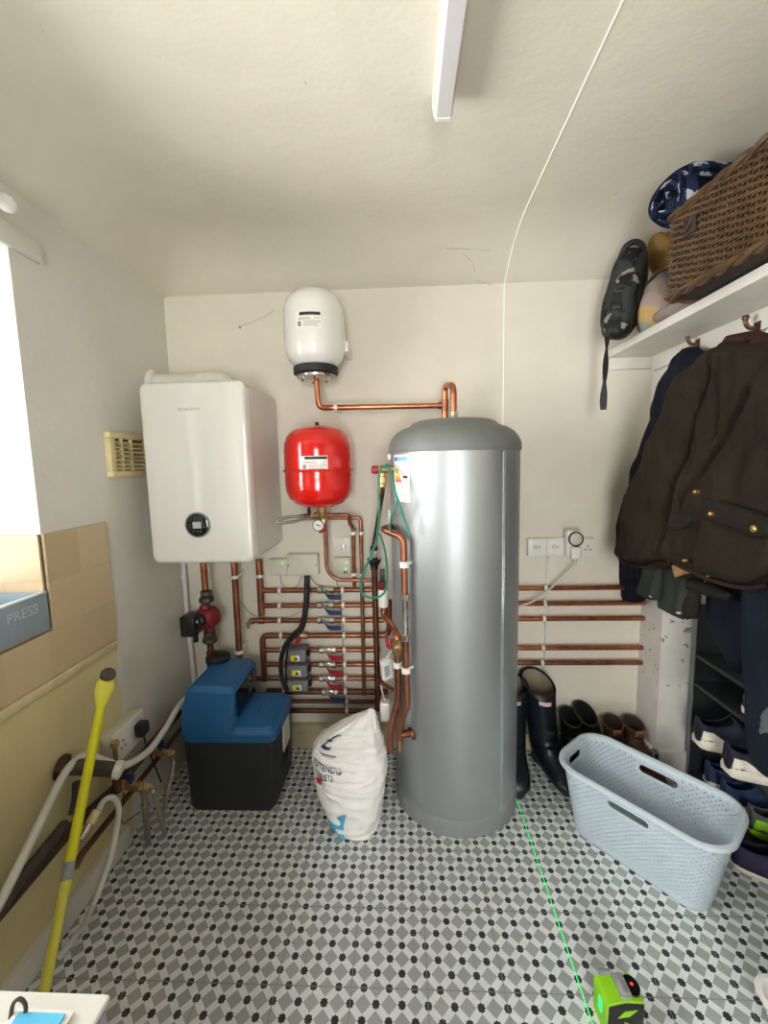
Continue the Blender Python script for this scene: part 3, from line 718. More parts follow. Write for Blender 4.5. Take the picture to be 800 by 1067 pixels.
b = MB(); b.tube(smooth_path([P2(329, 537, 1.735), P2(318, 538, 1.72), P2(303, 538.5, 1.69), P2(291, 541, 1.66), P2(288, 543.5, 1.655), P2(293, 544.8, 1.66), P2(306, 543.5, 1.69), P2(316, 541, 1.725), P2(327, 540.5, 1.75)], 8), .0065, 10); b.build('hose', 'braid', fh)
b = MB(); b.lathe([(.009, -.012), (.0105, -.01), (.0105, .012), (.007, .016)], P2(320, 537.6, 1.725), (1, 0, 0), 6); b.lathe([(.009, -.012), (.0105, -.01), (.0105, .012), (.007, .016)], P2(316, 538, 1.722), (1, 0, 0), 6); b.build('hose_nut', 'chrome', fh, angle=20)

# junction boxes and switches
def wallbox(name, label, cat, x0, x1, y0, y1, d, m, group=None, bev=.005):
    a = P2(x0, y1, YB-d); c = P2(x1, y0, YB-d)
    t = root(name, (a.x, YB, a.z), label, cat, group)
    b = MB(); b.box((a.x, YB-d, a.z), (c.x, YB+.002, c.z), bev); b.build('cover', m, t)
    return t, a, c
t, a, c = wallbox('junction_box', 'small square wiring box with green light, left beside the larger box', 'wiring box', 281, 298.5, 582.5, 600, .035, 'offwhite')
b = MB(); b.lathe([(0, .002), (.003, .0015), (.0035, -.002)], P2(293.8, 586.5, YB-.035), (0, -1, 0), 12); b.build('indicator_light', 'led', t)
t, a, c = wallbox('junction_box', 'wide blank cream wiring box over the black cable', 'wiring box', 299, 331, 577.5, 600, .045, 'offwhite')
b = MB()
for x in (a.x+.009, c.x-.009): b.lathe([(0, .0012), (.004, .001), (.004, -.001)], (x, YB-.045, (a.z+c.z)/2), (0, -1, 0), 10)
b.build('screw', 'greyp', t)
t, a, c = wallbox('fused_spur', 'white fused spur switch plate on wall between the copper drops', 'switch', 347.5, 364.5, 560, 577, .012, 'whitep', bev=.003)
b = MB(); b.box((a.x+.034, YB-.017, a.z+.018), (a.x+.05, YB-.011, a.z+.044), .002); b.build('rocker', 'white', t); b = MB(); b.box((a.x+.055, YB-.014, a.z+.02), (a.x+.058, YB-.0115, a.z+.042), .001); b.build('fuse_slot', 'inkg', t)
t, a, c = wallbox('control_box', 'square cream control box with two green lights below the fused spur', 'wiring box', 348, 365, 581, 599, .03, 'offwhite')
for (x, y) in ((361, 586), (360, 592.5)): b = MB(); b.lathe([(0, .002), (.003, .0015), (.0035, -.002)], P2(x, y, YB-.03), (0, -1, 0), 12); b.build('indicator_light', 'led', t)
b = MB(); b.box((a.x+.045, YB-.0315, a.z+.009), (a.x+.062, YB-.0295, a.z+.014)); b.build('print', 'ink', t)
# cables
def cable(name, label, pts, r, m, cat='cable', n=6, sm=8):
    b = MB(); b.tube(smooth_path(pts, sm), r, n); return tag(b.build(name, m, None), label, cat)
Yf = 1.79
cable('black_cable', 'thick black cable dropping from the wide wiring box to the motor heads', [P2(319, 599, YB-.02), P2(319, 612, 1.80), P2(318, 632, Yf), P2(314, 652, Yf), P2(305, 662, Yf), P2(296, 675, 1.785), P2(292.5, 691, 1.785), P2(294, 707, 1.785), P2(299, 719, 1.785)], .0105, 'black', n=10)
cable('black_cable', 'thinner black cable beside the thick one at the motor heads', [P2(321.5, 599, YB-.025), P2(321, 625, 1.795), P2(316, 655, 1.78), P2(302, 670, 1.768), P2(298, 690, 1.765), P2(298, 712, 1.765)], .005, 'blackr')
cable('grey_cable', 'thin grey cable looping between the two wiring boxes', [P2(292, 600, YB-.014), P2(293, 607, YB-.007), P2(299, 612.5, YB-.007), P2(309, 611, YB-.007), P2(313, 604, YB-.007), P2(314, 600, YB-.014)], .0025, 'greycable')
cable('grey_cable', 'thin grey cable curving right from under the wide wiring box', [P2(323, 600, YB-.014), P2(328, 607, YB-.007), P2(338, 611, YB-.007), P2(349, 612, YB-.007)], .0025, 'greycable')
cable('grey_cable', 'thin grey cable sagging behind the upper manifold to the black cable', [P2(250, 626, YB-.007), P2(262, 640, YB-.007), P2(280, 643, YB-.007), P2(303, 642, YB-.007), P2(314, 636, YB-.007), P2(318, 630, YB-.02)], .0025, 'greycable')
cable('grey_cable', 'grey upright cable behind the right-hand clips of the manifolds', [P2(349, 600, YB-.007), P2(352, 612, YB-.007), P2(356, 640, YB-.006), P2(357.5, 660, YB-.006), P2(357, 690, YB-.006), P2(359, 735, YB-.006)], .004, 'greycable')
cable('white_cable', 'short white cable slanting down right of the red lever valves', [P2(360, 703, 1.86), P2(366, 711, YB-.007), P2(375, 717, YB-.007), P2(379, 717, YB-.007)], .0032, 'whitecable')

# pipe from white vessel to cylinder
vp = root('copper_pipe', (wc[0], wc[1], 1.58), 'bright copper pipe from the white vessel across to the cylinder top', 'pipe')
Yt = 1.78
zl = zat(390, 424.5, Yt); e0 = W(328.5, 397, Y=wc[1])
b = MB(); b.tube(fillet([(wc[0], wc[1], 1.712), (wc[0]+.006, wc[1], zl), (wc[0]+.05, wc[1]+.02, zl), (xat(463, 424, Yt), Yt, zl)], .02, 5), .0115, 14); b.build('run_pipe', 'copperB', vp)
clips(vp, [(xat(350, 424, wc[1]+.03), wc[1]+.025, zl)], .0115)
xu = xat(463.5, 424, Yt); zt_ = zat(466, 401.5, Yt); qd = Vector((cc2[0]+.0, cc2[1]+.03, 1.528)); qd = W(472.5, 437, Y=1.66)
b = MB(); b.tube(fillet([(xu, Yt, 1.48), (xu, Yt, zt_), (qd.x, 1.66, zat(470, 401.5, 1.66)), (qd.x, 1.66, 1.527)], .035, 6), .0125, 14); b.build('loop_pipe', 'copperB', vp)
b = MB(); b.lathe([(.013, 0), (.018, .002), (.018, .016), (.013, .018), (.017, .02), (.017, .034), (.0125, .036)], (qd.x, 1.66, 1.53), n=8); b.build('union_nut', 'chrome', vp, angle=25)
b = MB(); b.lathe([(.0125, -.025), (.0155, -.024), (.0155, .024), (.0125, .025)], (xu, Yt, zl), n=14); b.lathe([(.0115, -.03), (.0145, -.029), (.0145, 0)], (xu, Yt, zl), (1, 0, 0), n=14); b.build('tee_fitting', 'copper', vp)

# T&P relief valve on cylinder side
tq = W(400, 489.5, Y=1.57)
rvv = root('relief_valve', tuple(tq), 'brass safety valve with red cap on the left side of the cylinder', 'valve')
ax = Vector((cc2[0]-tq.x, cc2[1]-tq.y, 0)).normalized(); tip = W(386.5, 489.5, Y=1.57)
hd = Vector((tq.x-tip.x, 0, 0)).normalized()
b = MB(); b.lathe([(.012, 0), (.018, .002), (.018, .02), (.013, .022), (.013, (tq-tip).length+.075)], tip+hd*.028, hd, 10); b.lathe([(.013, 0), (.013, .03), (.017, .032), (.017, .055), (.012, .058), (.012, .07)], tip+hd*.042+Vector((0, 0, .005)), (0, 0, -1), 10); b.build('body', 'brass', rvv, angle=30)
b = MB(); b.lathe([(0, 0), (.012, .002), (.0155, .006), (.0165, .02), (.014, .03), (0, .03)], tip, hd, 12); l = b.build('cap', 'redp', rvv, angle=30); l['label'] = 'red valve cap'
o_ = tip+hd*.042+Vector((0, 0, -.05))
b = MB(); b.tube(fillet([o_, o_+Vector((0, .01, -.03)), P2(389, 570, 1.755), P2(390.2, 577.5, 1.755)], .03, 5), .0085, 10); b.build('discharge_pipe', 'copperD', rvv)
# green earth wires
def gw(label, pts): return cable('earth_wire', label, pts, .0045, 'green', 'wire', 7)
gw('green earth wire hanging in a long loop from the relief valve beside the cylinder', [W(403, 486, Y=1.55), W(397, 488, Y=1.535), W(394.5, 505, Y=1.53), W(395.2, 530, Y=1.53), W(394, 550, Y=1.54), W(390, 570, Y=1.56), W(378.5, 597, Y=1.58), W(375.5, 610, Y=1.58), W(379, 620, Y=1.58), W(390, 623, Y=1.57), W(400, 618, Y=1.56), W(403, 606, Y=1.55), W(403, 590, Y=1.54), W(400.5, 572, Y=1.53), W(395.5, 556, Y=1.525)])
gw('green earth wire from relief valve splitting down to the pipe elbow', [W(399, 485.5, Y=1.54), W(404, 485, Y=1.525), W(408, 495, Y=1.46), W(411.5, 512, Y=1.43), W(415.5, 524, Y=1.415), W(421, 541, Y=1.415), W(427.5, 559, Y=1.415)])
gw('green earth wire running back behind the copper elbow on the cylinder', [W(400, 486.5, Y=1.545), W(406, 489, Y=1.50), W(410, 506, Y=1.44), W(413, 523, Y=1.42), W(409, 535, Y=1.43), W(406.5, 545, Y=1.45), W(406, 553, Y=1.46)])
cable('white_cable', 'thin white cable beside the cylinder label edge', [W(405.5, 531, Y=1.52), W(405.8, 545, Y=1.52), W(406, 556, Y=1.52)], .003, 'whitecable')

# big pipes in front of the cylinder's left side
def surf_pt(px, py, off):
    """point on the cylinder's near side at photo position, lifted by off"""
    lo, hi = 1.2, 1.75
    best = None
    for k in range(560):
        P = W(px, py, Y=lo+k*.001); d = math.hypot(P.x-cc2[0], P.y-cc2[1])
        if d < CR+off: return P
        if best is None or d < best[0]: best = (d, P)
    return best[1]
pa = root('copper_pipe', tuple(surf_pt(421, 700, .03)), 'thick copper pipe with silver flow section against the cylinder, right of two', 'pipe')
A0 = W(402, 545, Y=1.60); A0b = W(398.5, 553, Y=1.50)
top_ = surf_pt(420, 562, .03)
low = [surf_pt(421.5, y, .03) for y in (625, 662)]
A = [surf_pt(409, 548, -.02), W(398.5, 551.5, Y=1.49), surf_pt(420.5, 560, .032), surf_pt(421.5, 622, .032)]
b = MB(); b.tube(fillet(A, .028, 6), .0125, 14); b.build('upper_pipe', 'copper', pa)
B_ = [surf_pt(421.8, 622, .032), surf_pt(422.2, 664, .032)]
b = MB(); b.tube(B_, .0115, 14); d_ = (B_[1]-B_[0]).normalized()
for s in B_: b.lathe([(.012, -.012), (.017, -.011), (.017, .011), (.012, .012)], s, d_, 8)
b.tube([B_[0]+Vector((.012, -.008, 0)), B_[1]+Vector((.012, -.008, 0))], .003, 6)
b.build('flow_section', 'chrome', pa, angle=30)
C_ = [surf_pt(422.2, 664, .032), surf_pt(423, 700, .032), surf_pt(424, 732, .032), surf_pt(421, 742, .034), W(417.5, 752, Y=surf_pt(421, 742, .034).y+.005), W(416.5, 771, Y=surf_pt(421, 742, .034).y+.005)]
b = MB(); b.tube(smooth_path(C_, 6), .0125, 14); b.build('lower_pipe', 'copper', pa)
e_ = C_[-1]; b = MB(); b.tube([e_+Vector((0, 0, .01)), e_+Vector((0, 0, -.045))], .0075, 10); b.build('drain_tail', 'brass', pa)
b = MB(); cs = surf_pt(431, 763, -.005); b.tube([e_+Vector((0, 0, .02)), e_+Vector((.02, 0, .024)), cs], [.011, .014, .014], 12); b.lathe([(.014, 0), (.024, .003), (.024, .014), (.014, .018)], cs, (e_-cs).normalized(), 12); b.build('tank_connector', 'copperD', pa)
def strap(parent, p, r):
    b = MB(); b.lathe([(r, -.011), (r+.005, -.01), (r+.005, .01), (r, .011)], p, (0, 0, 1), 14, cap=False); d2 = Vector((cc2[0]-p[0], cc2[1]-p[1], 0)).normalized(); b.tube([Vector(p)+d2*r, Vector(p)+d2*.05], .006, 8); b.build('pipe_clip', 'white', parent)
strap(pa, surf_pt(421.2, 588, .032), .0125); strap(pa, surf_pt(423, 698, .032), .0125)
pb = root('copper_pipe', tuple(W(413.5, 690, Y=1.5)), 'thick copper pipe with brass valve beside the cylinder, left of two', 'pipe')
Yb_ = 1.52
b = MB(); b.tube(fillet([W(399.5, 630, Y=1.70), W(399.5, 641, Y=1.70), W(412, 656, Y=1.57), W(413.6, 664, Y=Yb_), W(413.6, 668, Y=Yb_)], .02, 5), .0125, 14); b.build('upper_pipe', 'copperB', pb)
vz = W(413.6, 672, Y=Yb_)
b = MB(); b.lathe([(.0125, .025), (.02, .024), (.02, .008), (.016, .006), (.022, -.004), (.022, -.018), (.016, -.02), (.0185, -.022), (.0185, -.036), (.0125, -.038)], vz, n=8); hd2 = (W(405, 670, Y=Yb_-.01)-vz).normalized(); b.lathe([(.008, 0), (.008, .04), (0, .04)], vz, hd2, 8); b.build('gate_valve', 'brass', pb, angle=25)
b = MB(); hwp = W(404.5, 670, Y=Yb_-.01); n_ = Vector((-1, -.6, 0)).normalized(); uu = n_.orthogonal().normalized(); vv = n_.cross(uu)
b.tube([hwp+(uu*math.cos(2*PI*k/20)+vv*math.sin(2*PI*k/20))*.017 for k in range(21)], .005, 8, cap=False); b.tube([hwp-uu*.017, hwp+uu*.017], .004, 6); b.tube([hwp-vv*.017, hwp+vv*.017], .004, 6); l = b.build('handwheel', 'redp', pb); l['label'] = 'red handwheel'
b = MB(); b.tube(smooth_path([W(413.6, 680, Y=Yb_), W(414.5, 700, Y=Yb_), W(415, 722, Y=Yb_), W(412.5, 738, Y=Yb_), W(408.5, 752, Y=Yb_), W(407, 766, Y=Yb_), W(406.5, 783, Y=Yb_)], 6), .0125, 14); b.build('lower_pipe', 'copper', pb)
strap(pb, W(413.8, 692.5, Y=Yb_), .0125)
# small fittings behind
sv = root('motorised_valve', tuple(W(399.5, 622, Y=1.70)), 'white drum-shaped valve head with dark red base between pipes and cylinder', 'valve')
q = W(399.3, 632, Y=1.70); b = MB(); b.lathe([(0, 0), (.02, 0), (.022, .003), (.022, .072), (.02, .075), (0, .075)], q, n=20); b.build('head', 'white', sv)
b = MB(); b.lathe([(.018, .075), (.02, .08), (.02, .105), (.014, .11), (0, .11)], q, n=12); b.build('collar', 'darkred', sv)
b = MB(); b.box((q.x-.01, q.y-.01, q.z+.105), (q.x+.008, q.y+.01, q.z+.16), .003); b.build('connector', 'black', sv)
th = root('thermostat', tuple(W(402, 705, Y=1.60)), 'small white digital thermostat tilted beside the red handwheel', 'thermostat')
q = W(402.3, 697, Y=1.60); mt = Matrix.Translation(q) @ Matrix.Rotation(.5, 4, 'Z') @ Matrix.Rotation(-.08, 4, 'Y')
b = MB(); b.box((-.022, -.012, -.042), (.022, .012, .042), .004, 2, mt); b.build('case', 'white', th)
b = MB(); b.box((-.013, -.0135, -.026), (.008, -.0115, .02), 0, 2, mt); b.build('screen', 'lcd', th)
b = MB(); b.tube(smooth_path([mt @ Vector((.0, .0, .03)), W(406, 681, Y=1.62), W(408, 678, Y=1.64)], 5), .006, 8); b.build('cable', 'whitecable', th)
jb = root('switch_box', tuple(W(401.5, 752, Y=1.66)), 'white round-cornered plastic box low beside the copper pipe ends', 'wiring box')
a = W(396, 751.5, Y=1.66); c = W(406.5, 732.5, Y=1.66); b = MB(); b.box((a.x, 1.655, a.z), (c.x, 1.70, c.z), .006, 3); b.build('case', 'white', jb)
b = MB(); b.tube(smooth_path([W(402, 732.5, Y=1.675), W(399, 724, Y=1.68), W(396.5, 714, Y=1.69)], 6), .0035, 6); b.build('cable', 'whitecable', jb)
cb = root('copper_pipe', tuple(W(398, 716, Y=1.72)), 'short bright copper stub pipe slanting behind the digital thermostat', 'pipe')
b = MB(); b.tube(fillet([W(396, 706, Y=1.76), W(399, 712, Y=1.73), W(409, 718.5, Y=1.64)], .02, 5), .0085, 10); b.build('pipe', 'copperB', cb)

# ------------------------------------------------------------------ pipes under the boiler, pump, filter
Yu = 1.80
up = vpipe('thick copper pipe dropping from the boiler to behind the blue softener', [W(243.5, 584, Y=Yu), W(250, 692, Y=Yu)], .0145, 'copper', cl=(W(244.3, 601, Y=Yu), W(249, 679, Y=Yu)), Y=Yu)
cond = root('condensate_pipe', tuple(W(204, 716, Y=YB-.03)), 'thin white waste pipe running down the corner left of the red pump', 'pipe')
b = MB(); b.tube([W(190.5, 584, Y=YB-.03), W(195, 640, Y=YB-.03), W(203.5, 722, Y=YB-.03)], .0105, 10); b.build('pipe', 'whitep', cond)
b = MB(); b.lathe([(.0105, -.009), (.0135, -.008), (.0135, .008), (.0105, .009)], W(191.5, 601, Y=YB-.03), n=12, cap=False); b.build('joint_collar', 'white', cond)
pu = root('circulation_pump', tuple(W(215, 660, Y=1.74)), 'dark red circulation pump with black terminal box under the boiler', 'pump')
Yq = 1.76
b = MB(); b.tube([W(211.5, 584, Y=Yq), W(214, 614, Y=Yq)], .0145, 14); b.build('inlet_pipe', 'copperB', pu)
pcn = W(215, 644, Y=Yq)
def fitt(mb, px, py): mb.lathe([(.015, .03), (.026, .028), (.027, .012), (.02, .008), (.032, -.002), (.034, -.016), (.026, -.024), (.018, -.03)], W(px, py, Y=Yq), (.04, 0, 1), 8)
b = MB(); fitt(b, 215, 622); fitt(b, 218.5, 664); b.build('pump_valve', 'ironG', pu, angle=25)
b = MB(); b.lathe([(0, -.05), (.03, -.05), (.045, -.042), (.05, -.02), (.05, .02), (.042, .03), (0, .03)], pcn, (-.45, -1, 0), 24); b.tube([pcn+Vector((-.005, 0, .06)), pcn, pcn+Vector((.014, 0, -.06))], [.02, .034, .02], 14); pbod = b.build('body', 'darkred', pu)
mfc = pcn+Vector((-.45, -1, 0)).normalized()*.03
b = MB(); b.lathe([(.03, 0), (.03, .012), (.024, .018), (0, .018)], mfc, (-.45, -1, 0), 20); b.build('motor_face', 'black', pu)
b = MB(); b.lathe([(0, .022), (.008, .021), (.009, .017)], mfc, (-.45, -1, 0), 12); b.build('vent_screw', 'chrome', pu)
tb0 = W(188.5, 664, Y=1.72); tb1 = W(199.5, 643, Y=1.72)
b = MB(); b.box((tb0.x, 1.715, tb0.z), (tb1.x+.012, 1.80, tb1.z), .006); b.build('terminal_box', 'black', pu)
b = MB(); kx = W(202, 664, Y=1.72); b.lathe([(0, 0), (.011, .003), (.012, .04), (.009, .05), (0, .05)], (kx.x, 1.735, kx.z-.03), n=12); b.build('cable_gland', 'black', pu)
fl_ = root('magnetic_filter', tuple(W(229, 690, Y=1.74)), 'black round filter canister below the red pump behind the softener', 'filter')
q = W(228, 696, Y=1.74)
b = MB(); b.lathe([(0, -.08), (.04, -.078), (.046, -.05), (.048, .03), (.052, .035), (.052, .055), (.046, .062), (.03, .072), (0, .074)], q, n=28); b.build('canister', 'black', fl_)
b = MB(); b.tube([W(219, 672, Y=Yq), W(220, 684, Y=Yq)], .0145, 12); b.lathe([(.016, -.012), (.021, -.01), (.021, .012), (.016, .014)], W(220, 681, Y=Yq), n=8); b.build('inlet_fitting', 'copper', fl_)

# ------------------------------------------------------------------ water softener
so = root('water_softener', (-.70, 1.64, 0), 'blue and black water softener cabinet standing in the corner under the boiler', 'water softener')
sx0, sx1, sy0, sy1, sz = -.882, -.512, 1.50, 1.775, .305
b = MB()
def srect(x0, x1, y0, y1, z, r=.03, n=4): return [(x, y, z) for x, y in rrect(x0, x1, y0, y1, r, n)]
b.loft([srect(sx0+.012, sx1-.03, sy0+.012, sy1-.01, 0), srect(sx0+.004, sx1-.012, sy0+.004, sy1, .02), srect(sx0, sx1-.004, sy0, sy1, sz-.012), srect(sx0, sx1-.004, sy0, sy1, sz)])
b.build('salt_cabinet', 'softblack', so)
b = MB()
# lid: side profile along x, rounded right end
b.loft([srect(sx0-.004, sx1+.002, sy0-.004, sy1+.004, sz-.002, .035), srect(sx0-.004, sx1+.002, sy0-.004, sy1+.004, sz+.03, .035), srect(sx0+.0, sx1-.004, sy0, sy1, sz+.036, .035),
        srect(sx0+.02, sx1-.014, sy0+.012, sy1-.01, sz+.052, .035), srect(sx0+.1, sx1-.07, sy0+.07, sy1-.06, sz+.074, .03)]); lid = b.build('salt_lid', 'softblue', so, angle=28)
b = MB(); q = Vector((sx1-.09, sy0+.11, sz+.062)); b.box((q.x-.006, q.y-.03, q.z), (q.x+.014, q.y+.03, q.z+.014), .005); b.build('lid_grip', 'softblue', lid)
# valve head housing at the back left
def quad(x0, x1, y0, y1, z, tl): return [(x, y, z+tl*(x-x0)) for x, y in rrect(x0, x1, y0, y1, .014, 3)]
b = MB()
b.loft([quad(sx0-.002, -.672, sy0-.006, sy1, sz+.03, 0), quad(sx0+.004, -.668, sy0-.004, sy1, sz+.11, 0), quad(sx0+.028, -.664, sy0+.0, sy1-.005, sz+.205, -.05), quad(sx0+.045, -.676, sy0+.02, sy1-.015, sz+.222, -.05)]) 
b.build('control_head', 'softblue', so, angle=28)
b = MB(); 
scx = -.664
b.loft([[(scx-.004+ -.0*k, sy0+.03, sz+.085), (scx-.004, sy1-.05, sz+.085), (scx-.002, sy1-.05, sz+.19), (scx-.002, sy0+.03, sz+.19)] if k == 0 else [(scx+.004, sy0+.03, sz+.085), (scx+.004, sy1-.05, sz+.085), (scx+.004, sy1-.05, sz+.19), (scx+.004, sy0+.03, sz+.19)] for k in (0, 1)]); b.build('display_panel', 'dial', so)
b = MB(); b.box((sx1-.006, sy0+.12, sz-.13), (sx1-.0025, sy0+.22, sz-.02)); b.build('rating_label', 'paper', so)
b = MB(); b.lathe([(.03, 0), (.034, .002), (.034, .006), (.03, .008)], (sx1-.006, sy0+.17, .13), (1, 0, 0), 20); b.build('overflow_ring', 'black', so)

# ------------------------------------------------------------------ salt sack
sk = root('salt_sack', (-.2, 1.46, 0), 'white sack of softener tablets with gathered top standing on the tiles', 'sack')
lv = [  # photo left, right, y ; depth half
    (876, 364, 377, 1.44, .03), (871, 360, 389, 1.46, .07), (858, 353, 392.5, 1.475, .085), (838, 342, 396, 1.485, .095), (815, 333.5, 399, 1.495, .1), (797, 329, 402, 1.505, .1), (783, 327.5, 401.5, 1.515, .095), (771, 331, 398.5, 1.525, .08), (762, 341, 396, 1.535, .062), (754, 354, 394, 1.54, .045), (747, 368, 391.5, 1.545, .027), (741.5, 382, 389.5, 1.548, .012), (738.5, 385.5, 388.5, 1.55, .006)]
secs = []
for y, l, r, Yd, hd_ in lv:
    a = W(l, y, Y=Yd); c = W(r, y, Y=Yd); secs.append([(a.x+c.x)/2, Yd, (a.z+c.z)/2, (c.x-a.x)/2, hd_])
zmin = secs[0][2]
for s in secs: s[2] = max(0.0, s[2]-0)
zs0 = secs[0][2]
for i, s in enumerate(secs): s[2] = s[2]-zs0*(1-i/(len(secs)-1))
def sackS(th, v):
    f = v*(len(secs)-1); i = min(int(f), len(secs)-2); t = f-i; t2 = t
    P0, P1, P2_, P3 = secs[max(i-1, 0)], secs[i], secs[i+1], secs[min(i+2, len(secs)-1)]
    q = [.5*(2*P1[k]+(P2_[k]-P0[k])*t+(2*P0[k]-5*P1[k]+4*P2_[k]-P3[k])*t*t+(3*P1[k]-P0[k]-3*P2_[k]+P3[k])*t**3) for k in range(5)]
    e = .8
    cx = math.copysign(abs(math.cos(th))**e, math.cos(th)); sy_ = math.copysign(abs(math.sin(th))**e, math.sin(th))
    p = Vector((q[0]+q[3]*cx, q[1]+q[4]*sy_, q[2]))
    w = 1-abs(v-.35)*.6
    n1 = (1-abs(noise.noise(Vector((th*1.1+v*3, v*24, 2.0))))*2)*.0085*w*(1 if v < .62 else .5) + noise.noise(Vector((th*3, v*9, 7.0)))*.007
    fold = 0
    if v > .6: fold = .022*math.exp(-((th+PI*.42)/.16)**2)*(v-.6)/.4*2.2*(1-v)*2
    d = Vector((cx*q[4], sy_*q[3], 0)); d = d.normalized() if d.length > 1e-6 else Vector((1, 0, 0))
    p += d*(n1-fold)
    p.z = max(p.z, .0005)
    return p
b = MB(); b.grid(lambda u, v: sackS(2*PI*u, v), 160, 230, True)
n_ = 160; b.f.append(tuple(reversed(range(n_)))); b.f.append(tuple(229*n_+k for k in range(n_)))
b.build('sack_body', 'bag', sk, angle=70)
def zv(z):   # sack parameter for a photo row
    lo, hi = 0., 1.
    for _ in range(40):
        m_ = (lo+hi)/2
        if sackS(-PI/2, m_).z < z: lo = m_
        else: hi = m_
    return lo
_sg = [(th, v)+PJ(sackS(th, v)) for th in [-PI*1.1+PI*1.2*i/70 for i in range(71)] for v in [.02+.96*j/90 for j in range(91)]]
def sack_find(px, py):
    th, v = min(((q[2]-px)**2+(q[3]-py)**2, q[0], q[1]) for q in _sg)[1:]
    st, sv = .05, .011
    for _ in range(14):
        cand = [(th+a*st, min(max(v+c*sv, .005), .995)) for a in (-1, 0, 1) for c in (-1, 0, 1)]
        th, v = min(cand, key=lambda q: sum((m-n)**2 for m, n in zip(PJ(sackS(*q)), (px, py)))); st *= .7; sv *= .7
    return th, v
def sack_patch(mb, pts2, off=.0018):
    """pts2 in (theta, v)"""
    out = []
    for th, v in pts2:
        p = sackS(th, v); du = sackS(th+.02, v)-sackS(th-.02, v); dv = sackS(th, min(v+.006, 1))-sackS(th, max(v-.006, 0)); nn = du.cross(dv)
        nn = nn.normalized() if nn.length > 1e-12 else Vector((0, -1, 0)); q_ = p+nn*off; q_.z = max(q_.z, .001); out.append(q_)
    return out
def sack_text(name, m, body, size, pl, pr, bold=0):
    """lettering wrapped on the sack between two photo points of its baseline centre line"""
    a = sack_find(*pl); c = sack_find(*pr); vs, fs = text_mesh(body, 1.0, 0, 'CENTER', bold)
    xs = [v.x for v in vs]; x0, x1 = min(xs), max(xs); wv_ = x1-x0
    bm = bmesh.new(); bv = [bm.verts.new(v) for v in vs]
    for f in fs:
        try: bm.faces.new([bv[i] for i in f])
        except ValueError: pass
    bmesh.ops.triangulate(bm, faces=bm.faces); bmesh.ops.subdivide_edges(bm, edges=[e for e in bm.edges if e.calc_length() > .12], cuts=5); bmesh.ops.triangulate(bm, faces=bm.faces); bmesh.ops.subdivide_edges(bm, edges=[e for e in bm.edges if e.calc_length() > .08], cuts=1); bmesh.ops.triangulate(bm, faces=bm.faces); bm.verts.index_update()
    pts = []
    for v in bm.verts:
        s = (v.co.x-x0)/wv_; th = a[0]+(c[0]-a[0])*s; vv = a[1]+(c[1]-a[1])*s + v.co.y*size
        pts.append((th, min(max(vv, 0), 1)))
    b = MB(); b.add(sack_patch(b, pts, .0034), [[v.index for v in f.verts] for f in bm.faces]); bm.free()
    return b.build(name, m, sk, fix=False)
sack_text('lettering', 'inkblue', 'SOFTENERS', .052, (328, 792), (356, 803.5), .012)
sack_text('lettering', 'inkblue', 'TABLETS', .048, (330, 804.5), (347, 811), .012)
sack_text('emblem', 'inkblue', '£', .16, (340.5, 772), (349.5, 774), .0)
def sack_quad(name, m, corners):
    q = [sack_find(*c) for c in corners]
    b = MB(); n = 22
    pts = []
    for j in range(n):
        for i in range(n):
            u, v = i/(n-1), j/(n-1)
            pts.append(tuple((q[0][k]*(1-u)+q[1][k]*u)*(1-v)+(q[3][k]*(1-u)+q[2][k]*u)*v for k in (0, 1)))
    b.add(sack_patch(b, pts, .003), [(j*n+i, j*n+i+1, (j+1)*n+i+1, (j+1)*n+i) for j in range(n-1) for i in range(n-1)])
    return b.build(name, m, sk, fix=False)
sack_quad('emblem_line', 'inkblue', [(334, 782.5), (350, 788), (350, 789.2), (334, 783.8)])
sack_quad('emblem_line', 'inkg', [(335, 785.5), (348, 790.5), (348, 791.2), (335, 786.3)])
sack_quad('red_box', 'inkred', [(330, 809), (336, 812), (335.5, 818), (331, 815)])
sack_quad('blue_panel', 'cyan', [(350, 847.5), (361, 848), (362, 869.5), (359, 868)])

# ------------------------------------------------------------------ right-hand wall: pipes, sockets, cables
Yr = YB-.028
for k, (y, xe_, lab) in enumerate(((612.5, 636, 'topmost of the five copper pipes right of the cylinder'), (628.5, 673, 'second from top of the five copper pipes right of the cylinder'), (644.5, 672.5, 'middle of the five copper pipes right of the cylinder'), (675, 669.5, 'second from bottom of the five copper pipes right of the cylinder'), (690.5, 668.5, 'lowest of the five copper pipes right of the cylinder'))):
    z = zat(600, y, Yr); t = root('copper_pipe', (.75, Yr, z), lab, 'pipe', 'copper pipes right of the cylinder')
    b = MB(); b.tube([(.40, Yr, z), (XR+.004, Yr, z)], .0112, 14); b.build('pipe', 'copperB' if k < 4 else 'copper', t)
    clips(t, [(xat(568-k*.9, y, Yr), Yr, z)], .0112)
def socket(t, cx, cz, w, m='whitep', switch=True, holes=True):
    Y0 = YB-.03
    if holes:
        b = MB()
        for dx, dz, ww, hh in ((0, .010, .0045, .009), (-.011, -.006, .008, .0045), (.011, -.006, .008, .0045)): b.box((cx+dx-ww/2, Y0-.0006, cz+dz-.003-hh/2), (cx+dx+ww/2, Y0+.001, cz+dz-.003+hh/2))
        b.build('pin_hole', 'ink', t)
t, a, c = wallbox('double_switch', 'white double switch plate on the back wall right of the cylinder', 'switch', 550, 588.5, 561, 579.5, .03, 'whitep', bev=.003)
mid = (a.x+c.x)/2
